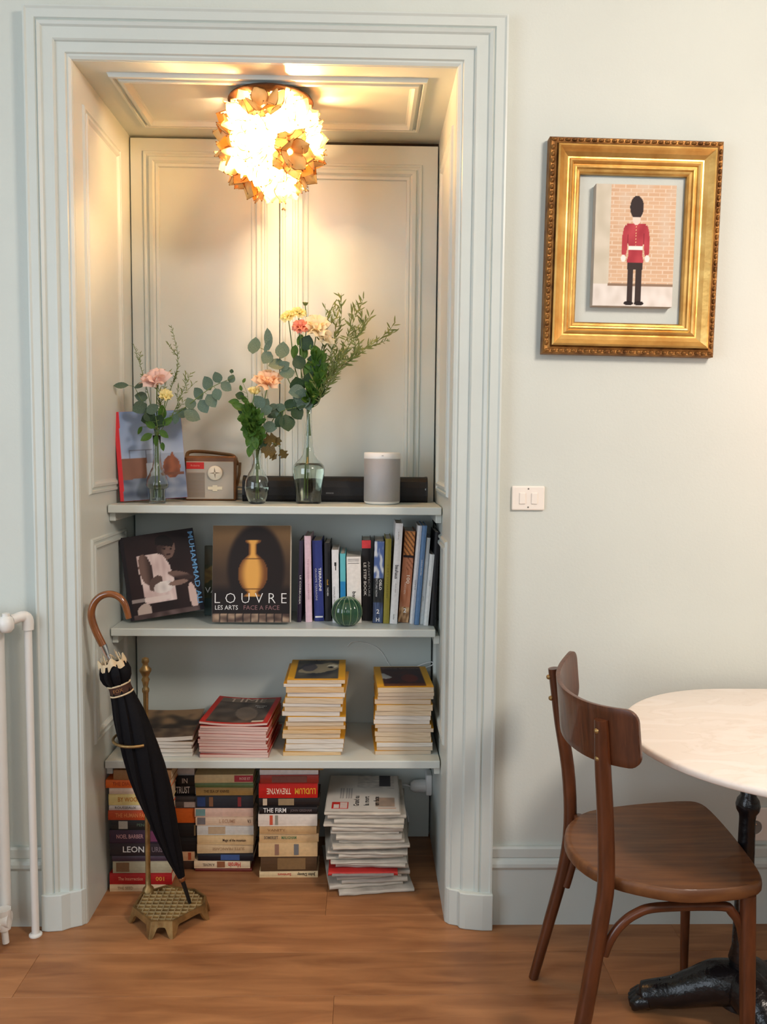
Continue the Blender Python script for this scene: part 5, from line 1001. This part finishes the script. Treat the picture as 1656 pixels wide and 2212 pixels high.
o, T = pile('yellow_magazine', '%s yellow magazine from the top of the pile against the lining', 'yellow bordered magazine with dark red picture topping the pile by the lining', 15, 0.926, 0.216, Z3, 0.178, 0.252, 0.632, YELLOW, [PAGES, PAGES_W, PAGES, mat('grey_page_edges', (190, 172, 150), 0.85, rgb2=(208, 188, 162), scale=12, stretch=(1, 1, 40))], 'yellow magazines in the pile by the lining', 0.007, 0, 0.0, top_pic=yel(desert))
text(o, 'NATIONAL GEOGRAPHIC', 0.011, (0.0, 0.222, T + 0.0009), col((170, 130, 110)), 0.125, 0, 'up')

# ------------------------------------------------------------------ paperback stacks on the floor
def stack(items, xl, xr, y, depth, group, where, jit=0.006, seed=3):
    """items from the bottom: (height of top, colour, spine lettering [(text, ink, height, fraction along, width, upside down)], label colour words, x shift l, x shift r)."""
    rs = random.Random(seed); z = 0.0
    for (zt, rgb, words, lab, dl_, dr) in items:
        t = zt - z - 0.0004; x0 = xl + dl_ + rs.uniform(-jit, jit) * 0.4; x1 = xr + dr + rs.uniform(-jit, jit) * 0.4; yy = y + rs.uniform(0, jit); w = x1 - x0; d = depth * rs.uniform(0.94, 1.04)
        b = thing('paperback', lab + where, 'book', (x0, yy, z + 0.0002), (0, 0, math.radians(rs.uniform(-1.3, 1.3))), group)
        m = M().box(0, w, 0, d, 0, 0.0010).box(0, w, 0, d, t - 0.0010, t)
        sp = [(0.0010 + (t - 0.0020) * i / 4) for i in range(5)]; cx = [0.0012 - 0.0018 * math.sin(PI * i / 4) for i in range(5)]
        m.add([(x, cx[i], sp[i]) for x in (0, w) for i in range(5)] + [(x, 0.003, sp[i]) for x in (0, w) for i in (0, 4)], [(i, i + 1, 6 + i, 5 + i) for i in range(4)] + [(0, 1, 2, 3, 4, 11, 10), (5, 12, 13, 9, 8, 7, 6)])
        obj('cover', m, col(rgb, 0.42), b); obj('pages', M().box(0.0012, w - 0.0018, 0.0032, d - 0.002, 0.0012, t - 0.0012), PAGES, b)
        for (s_, ink, hh, fr_, ww, ud) in words:
            if s_ == '#': obj('spine_patch', M().box(w * fr_ - w * ww / 2, w * fr_ + w * ww / 2, -0.0012, 0.0006, t * 0.12, t * 0.88), ink, b)
            else: text(b, s_, t * hh, (w * fr_, -0.0014, t * 0.5), ink, w * ww, 180 if ud else 0, bold=0.02)
        z = zt
I = lambda *c: col(c)
stack([(0.022, (214, 188, 150), [('THE SEED', I(150, 120, 84), 0.4, 0.28, 0.3, 0)], 'cream bottom paperback', 0.0, -0.01), (0.058, (168, 30, 30), [('The Insurrection', I(226, 150, 120), 0.30, 0.34, 0.46, 0), ('001', I(214, 150, 60), 0.36, 0.82, 0.14, 0)], 'bright red paperback', 0.0, 0.012),
       (0.096, (176, 166, 138), [('#', I(128, 96, 66), 1, 0.17, 0.22, 0)], 'greenish cream paperback', 0.006, 0.008), (0.114, (74, 56, 70), [], 'thin mauve grey paperback', 0.008, 0.0), (0.155, (44, 34, 40), [('LEON', WHITE_INK, 0.46, 0.40, 0.36, 0), ('URIS', I(120, 104, 110), 0.40, 0.80, 0.2, 0)], 'dark paperback with large thin white capitals', 0.0, 0.004),
       (0.198, (58, 38, 58), [('NOEL BARBER', I(196, 150, 150), 0.30, 0.34, 0.46, 0), ('#', I(110, 52, 84), 1, 0.80, 0.22, 0)], 'purple paperback with pale rose lettering', 0.003, 0.0), (0.231, (28, 28, 30), [('#', I(176, 170, 158), 1, 0.22, 0.16, 0), ('PENGUIN', I(86, 104, 86), 0.28, 0.62, 0.3, 0)], 'black paperback with a small pale tab', 0.004, -0.004),
       (0.261, (190, 74, 34), [('THE HUMAN FACTOR', I(226, 140, 84), 0.44, 0.45, 0.62, 0)], 'orange red paperback', -0.004, 0.0), (0.277, (216, 206, 196), [('ROUSSEAUX', I(100, 96, 92), 0.5, 0.28, 0.36, 0)], 'thin white paperback', -0.002, 0.0), (0.312, (226, 208, 140), [('BY WOOLF 007', I(190, 120, 40), 0.4, 0.42, 0.52, 0)], 'yellow and cream paperback', 0.0, 0.004),
       (0.331, (222, 200, 182), [], 'pale pinkish paperback', 0.0, 0.0), (0.357, (224, 108, 40), [('THE DIARIES', I(180, 70, 30), 0.45, 0.30, 0.4, 0)], 'bright orange paperback', -0.008, 0.006), (0.388, (150, 110, 72), [], 'tan uppermost paperback', 0.014, 0.012)],
      0.012, 0.194, 0.166, 0.105, 'paperbacks stacked behind the umbrella', ' in the stack behind the umbrella')
stack([(0.030, (60, 40, 30), [], 'dark brown bottom paperback', 0, 0), (0.062, (206, 160, 120), [('#', I(168, 74, 40), 1, 0.9, 0.06, 0)], 'peach paperback', 0, -0.012), (0.110, (24, 22, 24), [], 'thick black paperback', 0, 0), (0.158, (26, 24, 26), [('#', I(120, 100, 70), 1, 0.93, 0.03, 0)], 'plain black paperback', 0, 0.002),
       (0.209, (206, 96, 32), [], 'thick orange paperback', 0, 0), (0.232, (84, 72, 66), [('#', I(176, 160, 152), 1, 0.86, 0.22, 0)], 'grey brown paperback', 0, 0), (0.249, (66, 60, 60), [], 'thin dark grey paperback', 0, 0.002), (0.285, (20, 18, 22), [('TRUST', WHITE_INK, 0.62, 0.72, 0.26, 0), ('#', WHITE_INK, 1, 0.96, 0.03, 0)], 'black paperback with bold white capitals', 0, 0), (0.318, (26, 24, 28), [('IN', I(206, 198, 190), 0.5, 0.78, 0.10, 0)], 'black paperback with faint grey lettering', 0, -0.004), (0.345, (204, 204, 204), [], 'pale uppermost paperback', 0, -0.012)],
      0.082, 0.262, 0.300, 0.11, 'paperbacks in the hidden second row', ' in the rear stack half hidden by the umbrella', seed=5)
stack([(0.010, (110, 44, 34), [], 'thin dark red bottom paperback', 0.0, -0.006), (0.036, (222, 198, 164), [('Heroin', RED_INK, 0.66, 0.72, 0.24, 1), ('#', I(140, 84, 52), 1, 0.48, 0.14, 0), ('A NOVEL', I(120, 100, 84), 0.34, 0.26, 0.2, 1)], 'cream paperback with upside down red lettering', -0.004, -0.012), (0.060, (26, 24, 32), [('#', I(60, 84, 134), 1, 0.58, 0.34, 0)], 'black paperback with a blue patch', 0.008, 0.002),
       (0.091, (212, 182, 140), [('SUITE FRANCAISE', I(170, 136, 100), 0.3, 0.56, 0.6, 1)], 'cream tan paperback', 0.006, 0.002), (0.121, (216, 184, 136), [("Magic of the mountain", I(74, 54, 42), 0.30, 0.66, 0.48, 0)], 'buff paperback with small black title', 0.006, 0.004), (0.153, (206, 204, 198), [('#', I(186, 160, 128), 1, 0.35, 0.30, 0)], 'shiny silver white paperback', 0.004, 0.002),
       (0.183, (220, 192, 164), [('#', I(120, 114, 116), 0.5, 0.10, 0.14, 0), ('L ECUME', I(190, 150, 120), 0.4, 0.55, 0.3, 0), ('V.I', BLACK_INK, 0.4, 0.93, 0.06, 0)], 'pinkish cream paperback', 0.0, 0.0), (0.212, (218, 184, 166), [('#', I(110, 150, 150), 1, 0.10, 0.16, 0)], 'pale pink paperback with a teal end', 0.0, -0.002), (0.254, (42, 46, 54), [('#', I(130, 90, 62), 1, 0.27, 0.07, 0), ('#', I(38, 62, 110), 1, 0.10, 0.14, 0), ('#', I(134, 52, 56), 0.6, 0.76, 0.06, 0)], 'dark many coloured paperback', 0.0, 0.0),
       (0.281, (174, 140, 82), [('THE SEA OF KNIVES', I(90, 62, 34), 0.34, 0.36, 0.46, 0)], 'golden tan paperback', 0.0, 0.002), (0.296, (110, 132, 84), [], 'thin green paperback', -0.002, 0.0), (0.324, (226, 208, 160), [('#', I(184, 62, 76), 1, 0.84, 0.32, 0), ('ROSE ET', I(240, 200, 190), 0.3, 0.86, 0.2, 0)], 'cream and rose uppermost paperback', 0.0, 0.0)],
      0.253, 0.440, 0.292, 0.105, 'paperbacks in the middle stack', ' in the stack below the red magazines', seed=8)
stack([(0.022, (220, 196, 152), [('John Davey', BLACK_INK, 0.46, 0.80, 0.34, 1), ('Survivors', RED_INK, 0.40, 0.43, 0.28, 1)], 'cream bottom paperback with upside down title', 0.0, 0.0), (0.072, (86, 62, 40), [('#', I(130, 100, 64), 0.4, 0.55, 0.5, 0)], 'thick brown paperback', 0.004, -0.002), (0.119, (214, 180, 132), [('#', I(150, 112, 92), 1, 0.31, 0.07, 0), ('#', I(112, 112, 112), 1, 0.64, 0.08, 0)], 'thick buff paperback with a grey figure', 0.0, 0.0),
       (0.147, (206, 172, 126), [('SOMERSET', I(110, 96, 80), 0.36, 0.2, 0.26, 0), ('MAUGHAM', I(96, 128, 84), 0.36, 0.5, 0.24, 0)], 'tan paperback with green lettering', 0.002, 0.0), (0.172, (198, 160, 112), [('VANITY', I(150, 110, 70), 0.32, 0.3, 0.3, 0)], 'ochre paperback', 0.002, -0.002), (0.213, (226, 214, 200), [('#', I(206, 86, 58), 1, 0.22, 0.05, 0), ('#', I(150, 146, 130), 1, 0.31, 0.05, 0)], 'white paperback with one orange bar', -0.002, 0.0),
       (0.237, (26, 22, 24), [('THE FIRM', WHITE_INK, 0.62, 0.27, 0.42, 0), ('JOHN GRISHAM', I(110, 96, 96), 0.34, 0.72, 0.36, 0)], 'black paperback with white serif title', 0.0, -0.002), (0.266, (30, 24, 24), [('#', I(150, 128, 96), 0.5, 0.45, 0.26, 0), ('#', I(206, 186, 160), 0.5, 0.1, 0.07, 0)], 'black paperback with a tan panel', 0.0, 0.002), (0.314, (186, 30, 24), [('LUDLUM', YEL_INK, 0.40, 0.79, 0.36, 1), ('TREVAYNE', I(236, 206, 180), 0.40, 0.34, 0.42, 1)], 'red paperback with upside down white and yellow title', 0.0, 0.0),
       (0.341, (156, 52, 40), [('#', I(120, 70, 60), 0.3, 0.5, 0.6, 0)], 'brick red paperback', 0.004, 0.0), (0.358, (218, 214, 210), [], 'thin white paperback', 0.004, 0.002), (0.368, (150, 120, 70), [], 'thin tan uppermost paperback', 0.006, 0.018)],
      0.466, 0.654, 0.246, 0.105, 'paperbacks in the stack beside the newspapers', ' in the stack beside the newspapers', seed=11)

# ------------------------------------------------------------------ newspapers
def newspaper_mesh(w, d, t, seed, folds=2):
    m = M(); NX = 10; rs = random.Random(seed); pr = []
    for k in range(7): a = PI / 2 + PI * k / 6; pr.append((t * 0.55 + t * 0.55 * math.cos(a) * 0.9, t / 2 + t / 2 * math.sin(a) * -1))
    # section: top back -> top front -> rounded fold -> bottom front -> bottom back, with an open slit at the back
    sec = [(d, t), (d * 0.66, t), (d * 0.33, t)] + [(t * 0.5 - t * 0.5 * math.sin(PI * k / 6), t / 2 + t / 2 * math.cos(PI * k / 6)) for k in range(7)] + [(d * 0.33, 0), (d * 0.66, 0), (d, 0), (d, t * 0.42), (d * 0.3, t * 0.47), (d * 0.3, t * 0.53), (d, t * 0.58)]
    n = len(sec); vs = []
    for i in range(NX + 1):
        x = -w / 2 + w * i / NX
        for j, (y, z) in enumerate(sec):
            f = 1.0 if y < d * 0.2 else 0.5; vs.append((x + 0.002 * nz(i, j * 0.3, 0.6, seed) , y + 0.005 * f * nz(i * 0.5, seed, 1, seed), max(0.0, z + t * 0.16 * nz(i * 0.55, j * 0.25, 1, seed))))
    m.add(vs, [(i * n + j, i * n + (j + 1) % n, (i + 1) * n + (j + 1) % n, (i + 1) * n + j) for i in range(NX) for j in range(n)] + [tuple(range(n)), tuple(NX * n + j for j in range(n))]); return m
rs = random.Random(17); z = 0.0; cnt = 22; top_z = 0.252; tt = [rs.uniform(0.6, 1.5) for _ in range(cnt)]; sc_ = top_z / sum(tt)
for k in range(cnt):
    t = tt[k] * sc_; top = k == cnt - 1; red = k == 5
    w = rs.uniform(0.200, 0.250) if not top else 0.236; d = rs.uniform(0.26, 0.31); x = 0.806 + 0.022 * (1 - k / cnt) + rs.uniform(-0.018, 0.018); y = 0.150 + rs.uniform(-0.010, 0.016) + (0.004 if k > 20 else 0)
    if top: x, y, d = 0.797, 0.156, 0.300
    if red: x, y, w = 0.800, 0.136, 0.215
    lab = 'folded newspaper with a red logo box on top of the newspaper stack' if top else 'red bordered magazine poking out low in the newspaper stack' if red else '%s folded newspaper from the top of the rumpled stack' % ('lowest' if k == 0 else ORD[cnt - 1 - k])
    yw = rs.uniform(-5, 5) if not top else -1.0
    if k < 5: yw = rs.uniform(2, 8)
    nw = thing('newspaper', lab, 'newspaper', (x, y, z + 0.0003), (0, 0, math.radians(yw)), 'newspapers stacked on the alcove floor')
    if red: nw.name = 'red_bordered_magazine'; nw['category'] = 'magazine'
    obj('folded_sheets', newspaper_mesh(w, d, t * 1.02, k + 2), col((178, 44, 40)) if red else NEWS, nw, smooth=True)
    if red: obj('cover_strip', M().box(-w / 2 + 0.012, w / 2 - 0.012, -0.0052, 0.0, t * 0.30, t * 0.72), col((150, 146, 142)), nw)
    if top:
        def front(u, v):
            c = mixc((214, 206, 194), (204, 196, 184), 0.5 + nz(u, v, 5, 2))
            if v > 0.60 and 0.40 < u < 0.95 and (v * 40) % 1 < 0.5: c = mixc(c, (120, 116, 112), 0.6 * (0.5 + nz(u * 3, v * 8, 4, 1)))
            if v > 0.68 and 0.72 < u < 0.9: c = (74, 72, 74)
            if 0.68 < u < 0.95 and 0.12 < v < 0.36: c = mixc((150, 132, 116), (178, 150, 128), 0.5 + nz(u, v, 9, 5))
            if 0.16 < u < 0.34 and 0.34 < v < 0.62 and (u * 34) % 1 < 0.45: c = (150, 144, 138)
            if 0.70 < u < 0.96 and 0.075 < v < 0.09: c = (190, 120, 70)
            return c
        fp_ = paint('front_page', w - 0.006, d - 0.014, 60, 70, front, nw, (-w / 2 + 0.003, 0.012, t + 0.0012), 'up', PRINT_MATT)
        zt = t + 0.0020
        m = M().box(-0.098, -0.046, 0.030, 0.078, zt - 0.0006, zt); obj('red_logo_box', m, RED_INK, nw)
        obj('logo_panel', M().box(-0.092, -0.075, 0.033, 0.060, zt, zt + 0.0004), col((222, 206, 196)), nw); obj('logo_panel', M().box(-0.072, -0.049, 0.033, 0.074, zt, zt + 0.0004), col((222, 196, 184)), nw)
        for j, s_ in enumerate(('Grand ou', 'la mort', 'en face')): text(nw, s_, 0.017, (-0.020 + j * 0.032, 0.088, zt), BLACK_INK, 0.082, 90, 'up', bold=0.02)
    z += t + 0.0002

# ------------------------------------------------------------------ cables and plug
pg = thing('plug_socket', 'white plug and socket block on the alcove lining near the floor', 'plug', (NW, 0.30, 0.30))
pq = Px(932, 1705, NW); pg.location = (NW, pq.y, pq.z)
obj('socket_block', M().box(-0.022, -0.0006, -0.030, 0.030, -0.012, 0.062), WHITE_PL, pg, bevel=0.005, seg=3)
obj('plug', M().lathe([(0.0, 0.055), (0.014, 0.053), (0.021, 0.040), (0.023, 0.012), (0.022, 0.0), (0.0, 0.0)], 24), WHITE_PL, pg, (-0.022, 0, 0.012), smooth=True).rotation_euler = (0, -PI / 2, 0)
k0 = Vector((NW - 0.075, pq.y, pq.z + 0.010))
def cable(name, lab, pts, r, mt):
    o_ = Vector(pts[0]); c = thing(name, lab, 'cable', o_); obj('wire', M().tube([Vector(p) - o_ for p in curve_pts(pts, 40)], r, 7), mt, c, smooth=True); return c
cable('white_power_cord', 'white cord drooping from the plug behind the newspaper stack', [k0, k0 + Vector((-0.02, 0, 0.006)), k0 + Vector((-0.055, 0.03, -0.01)), k0 + Vector((-0.085, 0.07, -0.06)), Vector((0.955, 0.50, 0.10)), Vector((0.95, 0.50, 0.004))], 0.0028, WHITE_PL)
cable('thin_white_wire', 'thin white wire hanging on the door panel above the yellow magazines', [P(750, 1396, .535), P(764, 1386, .53), P(800, 1392, .535), P(822, 1406, .535), P(838, 1432, .535), P(850, 1452, .535), P(856, 1500, .53)], 0.0015, WHITE_PL)
cable('white_wire_loop', 'white wire loop sticking out behind the magazines by the lining', [P(884, 1452, .50), P(905, 1438, .50), P(930, 1430, .51), P(934, 1436, .51), P(912, 1446, .50), P(896, 1460, .50)], 0.0022, WHITE_PL)
cable('black_cable_bundle', 'black cable bundle hanging down the alcove lining beside the folder', [P(936, 1124, .50), P(950, 1150, .43), P(954, 1190, .37), P(955, 1250, .345), P(952, 1300, .335), P(948, 1340, .33)], 0.0045, BLACKPL)
